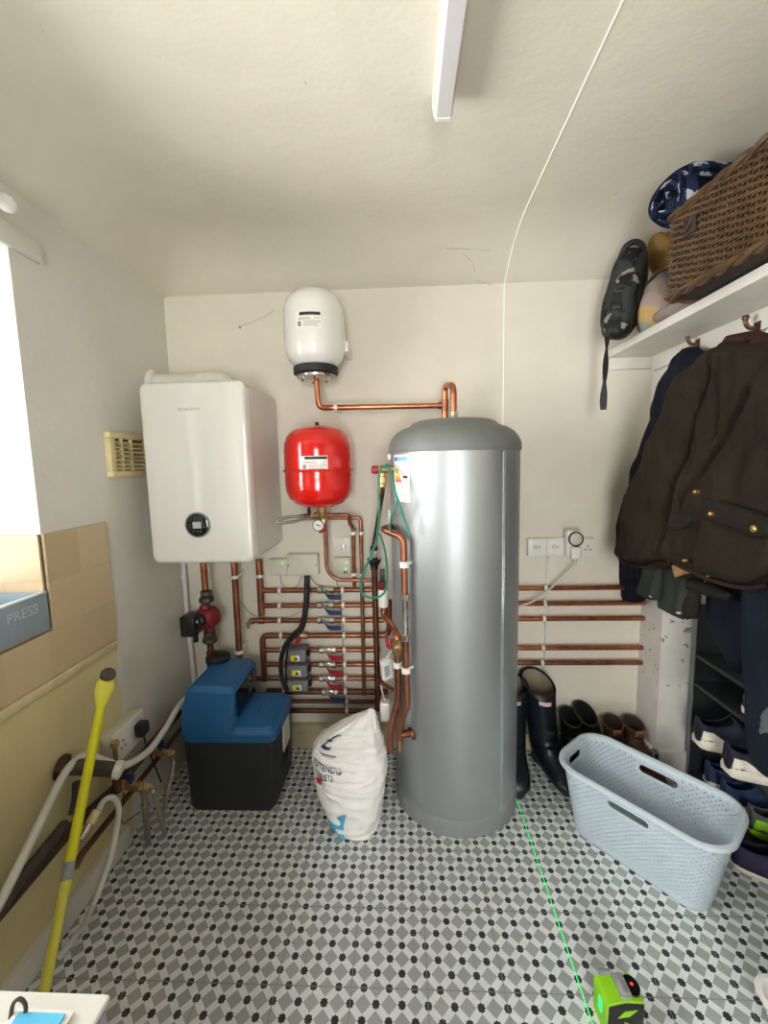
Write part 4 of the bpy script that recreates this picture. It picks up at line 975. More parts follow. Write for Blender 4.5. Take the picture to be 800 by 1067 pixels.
for x in ((a.x+mid)/2, (c.x+mid)/2):
    b = MB(); b.box((x-.03, YB-.0315, a.z+.01), (x+.03, YB-.0295, c.z-.01), .001); b.build('insert', 'white', t)
    b = MB(); b.box((x-.016, YB-.034, (a.z+c.z)/2-.008), (x+.0, YB-.031, (a.z+c.z)/2+.012), .002); b.box((x+.003, YB-.0325, (a.z+c.z)/2-.006), (x+.016, YB-.031, (a.z+c.z)/2+.008), .001); b.build('rocker', 'offwhite', t)
b = MB(); b.box((mid-.001, YB-.0312, a.z+.003), (mid+.001, YB-.0292, c.z-.003)); b.build('joint', 'inkg', t)
t, a, c = wallbox('socket_outlet', 'white double socket with the timer plugged in, left of the coats', 'socket', 589, 620, 561, 579.5, .03, 'whitep', bev=.003)
sc_ = W(612.5, 570.5, Y=YB-.03); socket(t, sc_.x, sc_.z, .03)
tm = root('plug_timer', tuple(W(599, 577, Y=YB-.05)), 'white plug-in timer with round dial in the wall socket', 'timer')
a = W(590.5, 580.5, Y=YB-.07); c = W(607, 553, Y=YB-.07)
b = MB(); b.box((a.x, YB-.07, a.z), (c.x, YB-.0295, c.z), .006); b.build('case', 'white', tm)
q = W(599.5, 561.5, Y=YB-.072)
b = MB(); b.lathe([(.022, -.002), (.0325, .0), (.0325, .008), (.029, .01), (.027, .008)], q, (0, -1, 0), 32, cap=False); b.build('dial_ring', 'ink', tm)
b = MB(); b.lathe([(0, .011), (.018, .01), (.024, .008), (.027, .006), (.027, -.002)], q, (0, -1, 0), 32); b.build('dial', 'offwhite', tm)
pl = root('plug', tuple(W(601, 577, Y=YB-.09)), 'white mains plug in the lower front of the timer', 'plug')
a = W(595.5, 583, Y=YB-.1); c = W(606.5, 570.5, Y=YB-.1); b = MB(); b.box((a.x, YB-.1, a.z), (c.x, YB-.0705, c.z), .008, 3); b.build('body', 'white', pl)
b = MB(); b.tube(smooth_path([W(601, 583, Y=YB-.085), W(598, 590, Y=YB-.06), W(588, 600, Y=YB-.055), W(571, 615, Y=YB-.052), W(556, 626, Y=YB-.052), W(541, 632, Y=YB-.05)], 6), .0042, 8); l = b.build('flex', 'whitecable', pl)
tr = root('cable_trunking', tuple(W(568, 690, Y=YB)), 'slim white cable trunking running down from the double switch', 'trunking')
q0 = W(570.8, 580, Y=YB-.004); q1 = W(567, 735, Y=YB-.004); b = MB(); b.box((q0.x-.007, YB-.010, q1.z), (q0.x+.007, YB+.002, q0.z), .002); b.build('channel', 'trimw', tr)

# ------------------------------------------------------------------ shelf, hooks
sh = root('wall_shelf', (1.05, 1.0, 1.8), 'narrow white painted shelf along the right wall above the coats', 'shelf')
b = MB(); b.box((.885, -.9, 1.80), (XU+.002, YB+.002, 1.83), .002); b.build('board', 'trimw', sh)
b = MB(); b.box((.90, YB-.022, 1.752), (XR+.002, YB+.002, 1.802), .002); b.box((XR-.018, -.9, 1.74), (XR+.002, YB-.022, 1.802), .002); b.build('batten', 'trimw', sh)
def hook(px, py, lab):
    q = W(px, py, X=XR-.02); h = root('coat_hook', tuple(q), lab, 'coat hook', 'coat hooks under the shelf')
    b = MB(); b.box((q.x-.0, q.y-.012, q.z-.03), (q.x+.004, q.y+.012, q.z+.03), .002); b.build('back_plate', 'hook', h)
    b = MB(); b.tube(smooth_path([q+Vector((0, 0, .012)), q+Vector((-.02, 0, .012)), q+Vector((-.032, 0, .024)), q+Vector((-.034, 0, .036))], 5), [.006]*15+[.007], 8); b.lathe([(0, -.009), (.008, -.006), (.01, 0), (.008, .006), (0, .009)], q+Vector((-.034, 0, .042)), n=12); b.build('upper_prong', 'hook', h)
    b = MB(); b.tube(smooth_path([q+Vector((0, 0, -.012)), q+Vector((-.022, 0, -.022)), q+Vector((-.034, 0, -.012)), q+Vector((-.034, 0, .0))], 5), .005, 8); b.build('lower_prong', 'hook', h)
hook(726, 362, 'bronze coat hook holding the navy jacket, nearest the back wall'); hook(788, 346, 'bronze coat hook above the collar of the brown coat')

# ------------------------------------------------------------------ wicker basket
wb_ = root('wicker_hamper', (1.0, 1.1, 1.83), 'large brown wicker hamper on the shelf overhanging its edge', 'basket')
rotm = Matrix.Translation((.80, 1.352, 1.832)) @ Matrix.Rotation(math.radians(4), 4, 'Z')
HL, HWd, HH = .62, .36, .245
b = MB(); b.box((.012, -HL+.012, .004), (HWd-.012, -.012, HH-.042), 0, 2, rotm); b.build('backing', 'wickd', wb_)
b = MB()
nrow = 25; pitch = .028
def weave(p0, d, nrm, length):
    ns = int(length/pitch)
    for r_ in range(nrow):
        z = .014+(HH-.034)*r_/(nrow-1); pts = []
        for k in range(ns*6+1):
            s = k/6*pitch; off = .0048*math.cos(PI*s/pitch+PI*(r_ % 2))
            pts.append(rotm @ (p0+d*s+nrm*off+Vector((0, 0, z))))
        b.tube(pts, .0043, 6)
    for k in range(ns+1): b.tube([rotm @ (p0+d*(k*pitch)+Vector((0, 0, .004))), rotm @ (p0+d*(k*pitch)+Vector((0, 0, HH-.02)))], .0035, 5)
weave(Vector((.006, -.004, 0)), Vector((0, -1, 0)), Vector((-1, 0, 0)), HL-.01)
weave(Vector((.006, -.006, 0)), Vector((1, 0, 0)), Vector((0, 1, 0)), HWd-.01)
b.build('woven_wall', 'wicker', wb_)
def braid_rail(z, r, name, m='wicker'):
    b = MB(); loop = [Vector((.004, -.002, z)), Vector((.004, -HL, z)), Vector((HWd, -HL, z)), Vector((HWd, -.002, z)), Vector((.004, -.002, z))]
    pts = []
    for i in range(4):
        n = int((loop[i+1]-loop[i]).length/.008)
        pts += [loop[i].lerp(loop[i+1], k/n) for k in range(n)]
    for ph in (0, PI): b.tube([rotm @ (p+Vector((-.5*r*math.cos(ph+i*.45), .0, .6*r*math.sin(ph+i*.45)))) for i, p in enumerate(pts)], r*.72, 6)
    return b.build(name, m, wb_)
braid_rail(.010, .011, 'base_rim'); braid_rail(HH-.012, .012, 'top_rim')
b = MB(); b.box((.01, -HL+.01, HH-.04), (HWd-.01, -.008, HH-.03), .003, 2, rotm); b.build('inner_lid', 'wickd', wb_)
for s in (.09, .36):
    b = MB(); b.box((-.008, -s-.02, HH-.10), (.002, -s+.02, HH-.055), .004, 2, rotm); b.tube([rotm @ Vector((-.009, -s-.012, HH-.06)), rotm @ Vector((-.016, -s, HH-.09)), rotm @ Vector((-.009, -s+.012, HH-.06))], .005, 6); b.build('strap_buckle', 'leatherstrap', wb_)
# rolled blanket
bl = root('rolled_blanket', (.95, 1.33, 2.08), 'rolled navy and white plaid fleece blanket on top of the wicker hamper', 'blanket')
def spiral_roll(c, axis, r0, r1, turns, length, thick, n=150):
    ax = Vector(axis).normalized(); a = Vector((0, 0, 1)); a = (a-ax*a.dot(ax)).normalized(); e = ax.cross(a)
    me_v = []; fs = []; uvs = []
    arc = 0; prev = None; nl = 14
    for i in range(n):
        t = i/(n-1); r = r0+(r1-r0)*t; th = 2*PI*turns*t
        for side in (0, 1):
            rr = r+(thick*.5 if side else -thick*.5)
            for j in range(nl):
                l = j/(nl-1); endr = 1-.22*max(0, (abs(l-.5)-.38)/.12)**2*(1 if side else 0)*.6
                wob = 1+.05*noise.noise(Vector((th*.8, l*2, 1)))
                p = Vector(c)+ax*(l*length+.012*math.sin(th*1.7)*(1-l))+(a*math.cos(th)*.94+e*math.sin(th)*1.06)*rr*wob*endr
                me_v.append(p)
    def id_(i, s, j): return (i*2+s)*nl+j
    for i in range(n-1):
        for j in range(nl-1):
            fs.append((id_(i, 1, j), id_(i+1, 1, j), id_(i+1, 1, j+1), id_(i, 1, j+1))); fs.append((id_(i, 0, j+1), id_(i+1, 0, j+1), id_(i+1, 0, j), id_(i, 0, j)))
        for j in (0, nl-1): fs.append((id_(i, 0, j), id_(i+1, 0, j), id_(i+1, 1, j), id_(i, 1, j)))
    for i in (0, n-1):
        for j in range(nl-1): fs.append((id_(i, 0, j), id_(i, 1, j), id_(i, 1, j+1), id_(i, 0, j+1)))
    return me_v, fs
bc = W(722, 193, Y=1.30)
b = MB(); vs, fs = spiral_roll((.80, 1.36, 2.128), (1, .12, 0), .012, .076, 3.2, .30, .026); b.add(vs, fs); ro = b.build('roll', 'plaid', bl, angle=70)
me = ro.data; uvl = me.uv_layers.new(name='UVMap'); nl = 14
for lp in me.loops:
    vi = lp.vertex_index; i = vi//(2*nl); j = vi % nl; t = i/149; s = (vi//nl) % 2
    uvl.data[lp.index].uv = (t*t*.9+s*.05, j/13*.33+s*.03)
# ------------------------------------------------------------------ backpack and striped bag
def blob(name, m, parent, c, rad, e=.6, nz=.0, seed=0, rot=None, n=36, k=24, squash=None):
    b = MB(); rot = rot or Matrix.Identity(3)
    def S(u, v):
        th = 2*PI*u; ph = -PI/2+PI*v
        f = lambda x, p: math.copysign(abs(x)**p, x)
        p = Vector((rad[0]*f(math.cos(ph), e)*f(math.cos(th), e), rad[1]*f(math.cos(ph), e)*f(math.sin(th), e), rad[2]*f(math.sin(ph), e)))
        if squash: p = squash(p)
        if nz: p += p.normalized()*nz*noise.noise(p*14+Vector((seed, 0, 0)))
        return rot @ p+Vector(c)
    b.grid(S, n, k, True); b.f.append(tuple(reversed(range(n)))); b.f.append(tuple((k-1)*n+i for i in range(n)))
    return b.build(name, m, parent, angle=70)
bp = root('backpack', (.93, 1.72, 1.83), 'dark camouflage backpack with dangling strap at the far end of the shelf', 'backpack')
rz = Matrix.Rotation(math.radians(-32), 3, 'Z') @ Matrix.Rotation(math.radians(8), 3, 'Y')
bpc = W(655, 305, Y=1.72)
blob('body', 'camo', bp, (bpc.x-.008, 1.735, 2.0), (.07, .075, .165), .72, .012, 1, rz, squash=lambda p: Vector((p.x*(1-.25*max(0, p.z/.17)), p.y, p.z)))
blob('front_pocket', 'camo', bp, (bpc.x-.042, 1.675, 1.95), (.045, .045, .105), .7, .012, 5, rz)
blob('side_pocket', 'black', bp, (bpc.x+.012, 1.68, 2.0), (.026, .035, .13), .7, .01, 9, rz)
blob('lower_roll', 'camo', bp, (bpc.x-.055, 1.69, 1.868), (.05, .05, .045), .8, .01, 12, rz)
b = MB(); hb = Vector((bpc.x-.002, 1.71, 2.14)); b.tube(smooth_path([hb+Vector((-.03, .02, -.01)), hb+Vector((-.018, .005, .025)), hb+Vector((.01, -.005, .035)), hb+Vector((.034, -.012, .015)), hb+Vector((.038, -.012, -.03))], 6), [.011]*24+[.011], 8); b.build('grab_handle', 'blackr', bp)
b = MB(); zz = []
for k in range(40):
    t = k/39; P = W(633-5*t if t < .9 else 628.5, 345+82*t, Y=1.70-.0*t); wd = .012*(.45+.55*abs(math.cos(t*PI*2.3))); tw = t*5
    zz.append([P+Vector((sx*wd, sy*.0015+.004*math.sin(tw)*sx, 0)) for sx, sy in ((-1, -1), (1, -1), (1, 1), (-1, 1))])
b.loft(zz); b.build('strap', 'blackr', bp)
pcn_ = Vector((bpc.x-.042, 1.675, 1.95))
for dz in (.03, -.025):
    b = MB(); b.box((-.014, -.006, -.009), (.014, .006, .009), .003, 2, Matrix.Translation(pcn_+rz @ Vector((-.012, -.045, dz))) @ rz.to_4x4()); b.build('buckle', 'black', bp)
sb = root('striped_bag', (1.0, 1.55, 1.83), 'pastel striped fabric bag slumped between the backpack and the hamper', 'bag')
sbc = W(686, 316, X=.965)
blob('bag_body', 'stripes', sb, (.968, sbc.y, 1.935), (.078, .11, .106), .85, .02, 3, Matrix.Rotation(math.radians(-20), 3, 'Z'), squash=lambda p: Vector((p.x*(1-.35*max(0, p.z/.13)), p.y*(1-.3*max(0, p.z/.13)), p.z)))
b = MB(); c0 = Vector((.97, 1.42, 1.97)); b.tube(smooth_path([W(664, 322, X=.90), W(672, 300, X=.90), W(684, 285, X=.905), W(699, 276, X=.91)], 8), .006, 8); b.build('handle', 'leatherd', sb)
am = root('amber_cloth', (1.02, 1.60, 2.0), 'folded amber yellow cloth behind the striped bag', 'cloth')
amc = W(690, 266, X=1.01)
blob('fold', 'amber', am, (1.01, amc.y, amc.z), (.05, .05, .07), .7, .02, 21, Matrix.Rotation(math.radians(-25), 3, 'Z'))
gs = root('grey_scarf', (.93, 1.55, 1.83), 'crumpled grey pink cloth at the foot of the striped bag on shelf edge', 'cloth')
blob('crumple', 'greyscarf', gs, (.935, 1.535, 1.865), (.045, .07, .034), .9, .025, 31, Matrix.Rotation(math.radians(12), 3, 'Z'))

# ------------------------------------------------------------------ coats
def inflate(name, m, parent, poly_px, X, depth, back=.02, w=.05, folds=None, step=.011, seed=0, fold_amp=.01, sharp=False):
    P = [W(x, y, X=X) for x, y in poly_px]
    pts = [(p.y, p.z) for p in P]
    # densify the outline, round it slightly
    bd = []
    n = len(pts)
    sp = smooth_path([Vector((a_, b_, 0)) for a_, b_ in pts+[pts[0]]], 4)
    if sharp: sp = [Vector((a_[0]+(c_[0]-a_[0])*k_/4, a_[1]+(c_[1]-a_[1])*k_/4, 0)) for a_, c_ in zip(pts, pts[1:]+pts[:1]) for k_ in range(4)]+[None]
    for q in sp[:-1]: bd.append((q.x, q.y))
    def inside(y, z):
        c = False; j = len(bd)-1
        for i in range(len(bd)):
            if (bd[i][1] > z) != (bd[j][1] > z) and y < (bd[j][0]-bd[i][0])*(z-bd[i][1])/(bd[j][1]-bd[i][1]+1e-12)+bd[i][0]: c = not c
            j = i
        return c
    A = np.array(bd); Bn = np.roll(A, -1, 0); D = Bn-A; L2 = (D**2).sum(1)+1e-12
    def dist(y, z):
        q = np.array((y, z)); t = np.clip(((q-A)*D).sum(1)/L2, 0, 1); return float(np.sqrt((((A+D*t[:, None])-q)**2).sum(1).min()))
    vs = [Vector(q) for q in bd]; nb = len(bd)
    ys = [q[0] for q in bd]; zs = [q[1] for q in bd]
    k = 0; z = min(zs)
    while z < max(zs):
        y = min(ys)+(step/2 if k % 2 else 0)
        while y < max(ys):
            if inside(y, z) and dist(y, z) > step*.6: vs.append(Vector((y, z)))
            y += step
        z += step*.87; k += 1
    res = geometry.delaunay_2d_cdt(vs, [(i, (i+1) % nb) for i in range(nb)], [], 1, 1e-5)
    V, F = res[0], res[2]
    front = []; backv = []
    for q in V:
        d = dist(q.x, q.y); s = math.sqrt(max(0, 1-(1-min(1, d/w))**2))
        f = noise.noise(Vector((q.x*9+seed, q.y*4.5, seed)))*fold_amp*1.4+noise.noise(Vector((q.x*24, q.y*10+seed, 3)))*fold_amp*.6
        if folds: f += folds(q.x, q.y)
        front.append((X-depth*s-f*s, q.x, q.y)); backv.append((X+back*s, q.x, q.y))
    b = MB(); nV = len(V); b.add(front, [tuple(f) for f in F]); o = len(b.v)
    remap = {}
    for i, q in enumerate(V):
        if dist(q.x, q.y) < 1e-4: remap[i] = i
        else: remap[i] = len(b.v); b.v.append(backv[i])
    b.f += [tuple(remap[i] for i in reversed(f)) for f in F]
    return b.build(name, m, parent, angle=75)
def groove(pts_px, X, depth, wd=.012):
    q = [W(x, y, X=X) for x, y in pts_px]; seg = [((a_.y, a_.z), (c_.y, c_.z)) for a_, c_ in zip(q[:-1], q[1:])]
    def f(y, z):
        best = 9
        for (y0_, z0_), (y1_, z1_) in seg:
            dy, dz = y1_-y0_, z1_-z0_; t = max(0, min(1, ((y-y0_)*dy+(z-z0_)*dz)/(dy*dy+dz*dz+1e-12)))
            best = min(best, math.hypot(y-y0_-dy*t, z-z0_-dz*t))
        return -depth*math.exp(-(best/wd)**2)
    return f
nj = root('navy_jacket', tuple(W(700, 500, X=1.04)), 'dark navy jacket hanging behind the brown coat near the back wall', 'jacket')
inflate('body', 'navy', nj, [(718, 361), (709, 370), (700, 386), (692, 404), (684, 430), (676, 460), (664, 500), (652, 545), (641, 590), (633, 622), (634, 626), (650, 629), (668, 628), (690, 600), (712, 520), (732, 430), (738, 372), (727, 361)], 1.03, .05, .03, .05, seed=3, fold_amp=.02, sharp=True)
wj = root('waxed_coat', tuple(W(740, 480, X=.95)), 'big dark brown olive waxed coat with flap pockets hanging under the shelf', 'coat')
g1 = groove([(757, 385), (740, 430), (722, 490), (708, 545), (700, 580)], .93, .05, .014)
g2 = groove([(800, 408), (768, 455), (742, 500), (728, 530)], .93, .035, .014)
g3 = groove([(770, 375), (764, 420), (756, 455)], .93, .02, .01)
inflate('body', 'coat', wj, [(770, 352), (786, 346), (812, 352), (840, 372), (868, 420), (880, 500), (872, 570), (840, 600), (800, 606), (775, 609), (745, 602), (716, 590), (697, 580), (700, 540), (716, 480), (735, 425), (752, 385)], .95, .075, .06, .07, lambda y, z: g1(y, z)+g2(y, z)+g3(y, z), seed=8, fold_amp=.024)
inflate('sleeve', 'coat', wj, [(766, 356), (745, 367), (722, 392), (706, 418), (692, 448), (677, 490), (664, 525), (656, 558), (654, 581), (668, 588), (684, 589), (696, 583), (704, 545), (722, 490), (741, 430), (760, 384)], .925, .07, .06, .05, seed=12, fold_amp=.02)
inflate('back_panel', 'coat', wj, [(680, 480), (664, 505), (655, 520), (646, 548), (638, 568), (641, 575), (651, 576), (664, 560), (682, 520)], .99, .035, .02, .03, seed=15)
inflate('cuff', 'cuff', wj, [(655, 579), (666, 586), (684, 588), (696, 583), (697, 588), (684, 593), (664, 591), (654, 584)], .91, .05, .06, .012, seed=2)
inflate('hem_trim', 'cuff', wj, [(697, 582), (716, 592), (745, 604), (775, 611), (796, 608), (796, 612), (775, 614.5), (744, 608), (714, 595), (697, 586)], .925, .055, .05, .008, seed=2)
inflate('collar', 'cuff', wj, [(772, 350), (780, 345), (792, 345), (806, 352), (810, 362), (796, 360), (782, 361), (770, 360)], .94, .055, .04, .015, seed=6)
inflate('pocket_flap', 'coat2', wj, [(736, 517), (760, 524), (800, 538), (812, 545), (808, 560), (784, 559), (756, 549), (733, 540)], .862, .014, .03, .012, seed=4, fold_amp=.003)
inflate('pocket', 'coat', wj, [(733, 535), (756, 545), (784, 556), (808, 560), (804, 590), (790, 602), (770, 606), (742, 598), (724, 588)], .868, .014, .03, .02, seed=9, fold_amp=.004)
inflate('pocket_flap', 'coat2', wj, [(697, 540), (719, 533), (722, 541), (716, 550), (700, 553)], .866, .012, .03, .01, seed=14, fold_amp=.003)
for x, y, r_ in ((723.5, 512.5, .006), (739.5, 535.5, .0065), (784.5, 551, .0085), (712, 584, .0045)):
    q = W(x, y, X=.843 if x > 720 else .86); b = MB(); b.lathe([(0, .004), (r_*.6, .0035), (r_, .001), (r_, -.012), (0, -.012)], q, (-1, 0, 0), 16); b.build('snap_button', 'gold', wj)
gj = root('green_jacket', tuple(W(705, 610, X=.98)), 'sage green jacket whose hem and cuff show below the brown coat', 'jacket')
inflate('hem', 'greenjk', gj, [(692, 575), (720, 580), (721, 598), (717, 622), (712, 646), (700, 641), (688, 634), (690, 605)], .985, .02, .02, .02, seed=5, sharp=True)
inflate('back_hem', 'coat2', gj, [(715, 585), (735, 590), (728, 618), (726, 645), (713, 645), (716, 620)], 1.0, .02, .02, .02, seed=6, sharp=True)
inflate('cuff', 'greenjk', gj, [(674, 580), (690, 585), (689, 604), (687, 626), (677, 625), (666, 618), (671, 600)], .955, .022, .02, .02, seed=7, sharp=True)
inflate('waistband', 'coat2', gj, [(716, 602), (740, 608), (760, 618), (757, 626), (736, 621), (716, 615)], .965, .015, .02, .008, seed=17, sharp=True)
inflate('lining', 'tan', gj, [(699, 580), (714, 590), (721, 597), (712, 599), (703, 602)], .94, .012, .02, .01, seed=18, fold_amp=.003, sharp=True)
for x, y in ((677.5, 621.5), (706, 638.5)): b = MB(); b.lathe([(0, .004), (.004, .0035), (.006, .001), (.006, -.02), (0, -.02)], W(x, y, X=.963 if x > 700 else .932), (-1, 0, 0), 14); b.build('snap_button', 'chrome', gj)
dj = root('blue_trousers', tuple(W(790, 700, X=1.0)), 'dark blue work trousers hanging in front of the shoe rack at the frame edge', 'trousers')
inflate('leg', 'denim', dj, [(786, 590), (812, 585), (840, 600), (846, 680), (850, 760), (846, 815), (822, 818), (800, 806), (789, 782), (784, 720), (780, 660)], 1.03, .05, .04, .05, seed=22)
inflate('patch', 'greyk', dj, [(794, 738), (812, 733), (818, 760), (800, 768), (790, 762)], .985, .01, .02, .01, seed=23, fold_amp=.002)
nt = root('navy_fleece', tuple(W(765, 640, X=1.06)), 'dark navy fleece hanging deep below the brown coat before the rack', 'fleece')
inflate('body', 'navyfleece', nt, [(740, 600), (770, 600), (796, 606), (800, 650), (786, 690), (770, 702), (764, 690), (752, 668), (744, 640)], 1.09, .04, .03, .04, seed=26)

# ------------------------------------------------------------------ shoe rack
rk = root('shoe_rack', (1.33, 1.3, 0), 'charcoal open shoe rack standing in the recess under the coats', 'shoe rack')
RX0, RX1, RY0, RY1, RZ = 1.205, 1.485, .55, 1.735, .765
b = MB(); b.box((RX0, RY1-.022, 0), (RX1, RY1, RZ), .001); b.build('end_panel', 'rack', rk)
b = MB(); b.box((RX0-.002, RY1-.023, 0), (RX0+.002, RY1+.001, RZ)); b.build('panel_edge', 'rackedge', rk)
b = MB(); b.box((RX0, RY0, 0), (RX1, RY0+.022, RZ), .001); b.build('end_panel', 'rack', rk)
b = MB(); b.box((RX1, RY0, 0), (RX1+.008, RY1, RZ)); b.build('back_panel', 'rack', rk)
shz = [W(728, 683, X=RX0).z, W(728, 714, X=RX0).z, .245, .03]
for z in shz: b = MB(); b.box((RX0, RY0+.022, z-.016), (RX1, RY1-.022, z), .001); b.build('shelf_board', 'rack', rk)
shz_low = 0.03
# ------------------------------------------------------------------ footwear
def shoe_parts(L=.28, Wd=.10, Hh=.085, ankle=.11, sole_h=.03):
    """returns meshes (local: heel at x=0, toe at x=L, sole on z=0)"""
    def wid(s):
        return Wd/2*(.72+.1*math.sin(PI*s*.9)+.28*math.exp(-((s-.68)/.22)**2))*math.sqrt(max(.0, 1-max(0, (s-.8)/.2)**2.2))*math.sqrt(max(0, 1-max(0, (.1-s)/.1)**2)*.9+.1)
    outline = []; N = 22
    for i in range(N+1): s = i/N; outline.append((s*L, wid(s)))
    ol = outline+[(x, -y) for x, y in reversed(outline[1:-1])]
    sole = MB(); rings = []
    for z, sc, toe in ((0, .96, .006), (.004, 1.03, .004), (sole_h*.6, 1.04, 0), (sole_h, 1.0, 0), (sole_h+.003, .9, 0)):
        rings.append([(L/2+(x-L/2)*sc, y*sc, z+toe*max(0, (x/L-.75)/.25)**2*2) for x, y in ol])
    sole.loft(rings)
    up = MB(); nS, nT = 26, 19
    def H(s):
        if s < .36: return ankle-.02*math.sin(PI*min(1, s/.36))*.9
        t = (s-.36)/.64; return Hh*(1-t)**.75*.75+.035+ (Hh-.06)*max(0, 1-t*3)
    grid = []
    for i in range(nS):
        s = .005+.985*i/(nS-1); w_ = wid(s)*.97; h = H(s)-sole_h*.6; row = []
        for j in range(nT):
            a_ = PI*j/(nT-1); e = .62
            yy = math.copysign(abs(math.cos(a_))**e, math.cos(a_))*w_*(1-.22*math.sin(a_)**2*(1 if s < .4 else .4)); zz_ = sole_h*.6+h*abs(math.sin(a_))**.7
            row.append((s*L, yy, zz_))
        grid.append(row)
    vs = [p for r in grid for p in r]; fs = []
    for i in range(nS-1):
        for j in range(nT-1):
            s = (i+.5)/(nS-1); a_ = (j+.5)/(nT-1)
            if .05 < s < .40 and .34 < a_ < .66: continue
            fs.append((i*nT+j, i*nT+j+1, (i+1)*nT+j+1, (i+1)*nT+j))
    up.add(vs, fs); up.add([vs[j] for j in range(nT)], [tuple(range(nT))])
    ins = MB(); ins.loft([[(L*.03, -wid(.1)*.6, sole_h+.004), (L*.45, -wid(.4)*.6, sole_h+.004), (L*.45, wid(.4)*.6, sole_h+.004), (L*.03, wid(.1)*.6, sole_h+.004)], [(L*.03, -wid(.1)*.6, sole_h+.008), (L*.45, -wid(.4)*.6, sole_h+.008), (L*.45, wid(.4)*.6, sole_h+.008), (L*.03, wid(.1)*.6, sole_h+.008)]])
    lace = MB()
    for k in range(4):
        s = .46+.075*k; z = H(s)+.003; w_ = wid(s)*.45; lace.tube([(s*L, -w_, z-.006), (s*L+.004, 0, z), (s*L, w_, z-.006)], .003, 6)
    def side(s, zf, sgn): 
        w_ = wid(s); return (s*L, sgn*(w_*1.0+.0015), sole_h+zf)
    return sole, up, ins, lace, wid, H
def place(mb, mtx): mb.v = [tuple(mtx @ Vector(v)) for v in mb.v]; return mb
def shoe(name, label, cat, loc, ang, cols, group=None, L=.28, Wd=.1, Hh=.085, ankle=.1, sole_h=.03, patch=None, tilt=0):
    t = root(name, tuple(loc), label, cat, group); mtx = Matrix.Translation(loc) @ Matrix.Rotation(ang, 4, 'Z') @ Matrix.Rotation(tilt, 4, 'Y')
    sole, up, ins, lace, wid, H = shoe_parts(L, Wd, Hh, ankle, sole_h)
    place(sole, mtx).build('sole', cols[1], t, angle=50)
    u = place(up, mtx).build('upper', cols[0], t, angle=60, fix=False)
    so_ = u.modifiers.new('thickness', 'SOLIDIFY'); so_.thickness = .004; so_.offset = 0
    place(ins, mtx).build('insole', 'shoein', t); place(lace, mtx).build('laces', cols[2], t)
    if patch:
        for sg in (1, -1):
            pv = [Vector(q) for q in patch[1]]; pv = [pv[i].lerp(pv[(i+1) % len(pv)], k/4) for i in range(len(pv)) for k in range(4)]
            nb = len(pv); ex = [Vector((a_, z_)) for a_ in np.arange(.03, .45, .015) for z_ in np.arange(.006, .06, .004)]
            def ins_(q):
                c = False; j_ = nb-1
                for i_ in range(nb):
                    if (pv[i_].y > q.y) != (pv[j_].y > q.y) and q.x < (pv[j_].x-pv[i_].x)*(q.y-pv[i_].y)/(pv[j_].y-pv[i_].y+1e-12)+pv[i_].x: c = not c
                    j_ = i_
                return c
            rs = geometry.delaunay_2d_cdt(pv+[q for q in ex if ins_(q)], [(i, (i+1) % nb) for i in range(nb)], [], 1, 1e-6)
            q = []
            for sv, z in [(v.x, v.y) for v in rs[0]]:
                w_ = wid(sv)*.97; h = H(sv)-sole_h*.6
                a_ = math.asin(min(.97, (z/h)**(1/.7))); yy = math.cos(a_)**.62*w_*(1-.22*math.sin(a_)**2*(1 if sv < .4 else .4))
                q.append((sv*L, sg*(yy+.0045), sole_h*.6+z+.001))
            b = MB(); b.add(q, [tuple(f) for f in rs[2]]); o_ = place(b, mtx).build('side_patch', patch[0], t, fix=False); mm = o_.modifiers.new('thickness', 'SOLIDIFY'); mm.thickness = .002; mm.offset = 0
    return t
PAT = [(.03, .012), (.12, .02), (.24, .012), (.42, .006), (.36, .016), (.26, .03), (.16, .048), (.05, .05)]
q1 = W(739, 757, X=1.20); q2 = W(768, 783, X=1.20)
for lab, (px, py) in (('navy trainer with white sole overhanging the rack, nearest the white pier', (717, 748)), ('navy trainer with muddy white sole overhanging the rack, right of its pair', (748, 778))):
    q = W(px+13, py+6, X=1.16)
    shoe('trainer', lab, 'shoe', Vector((1.14, q.y+.0, .247)), math.radians(-16), ('navyk', 'sole', 'navyk'), 'pair of navy white-soled trainers', L=.29, Wd=.112, sole_h=.042, ankle=.115, Hh=.095, patch=('sole', PAT))
shoe('trainer', 'blue running shoe on the rack floor, farther of the blue pair', 'shoe', Vector((1.235, 1.655, .032)), math.radians(-18), ('bluek', 'sole', 'bluek'), 'pair of blue running shoes', L=.235, Wd=.095)
shoe('trainer', 'blue running shoe on the rack floor, nearer of the blue pair', 'shoe', Vector((1.225, 1.555, .032)), math.radians(-20), ('bluek', 'sole', 'bluek'), 'pair of blue running shoes', L=.245, Wd=.095)
shoe('trainer', 'grey trainer with lime green trim on the rack floor', 'shoe', Vector((1.225, 1.43, .032)), math.radians(-22), ('greyk', 'lime', 'lime'), None, L=.25, Wd=.1, patch=('lime', PAT))
shoe('trainer', 'purple trainer with cream sole standing in front of the shoe rack', 'shoe', Vector((1.10, 1.335, .0)), math.radians(-32), ('purplek', 'sole', 'purplek'), None, L=.28, Wd=.105, sole_h=.022)
shoe('shoe', 'dark shoe with tan collar and cream sole on the second shelf', 'shoe', Vector((1.225, 1.475, shz[1]+.001)), math.radians(-5), ('black', 'sole', 'suede'), None, L=.25, Wd=.095, ankle=.085, patch=('suede', [(.03, .03), (.2, .03), (.3, .04), (.2, .055), (.05, .055)]))
shoe('shoe', 'dark shoe with white trim on the top shelf', 'shoe', Vector((1.225, 1.43, shz[0]+.001)), math.radians(-5), ('black', 'sole', 'sole'), None, L=.25, Wd=.095, ankle=.09)

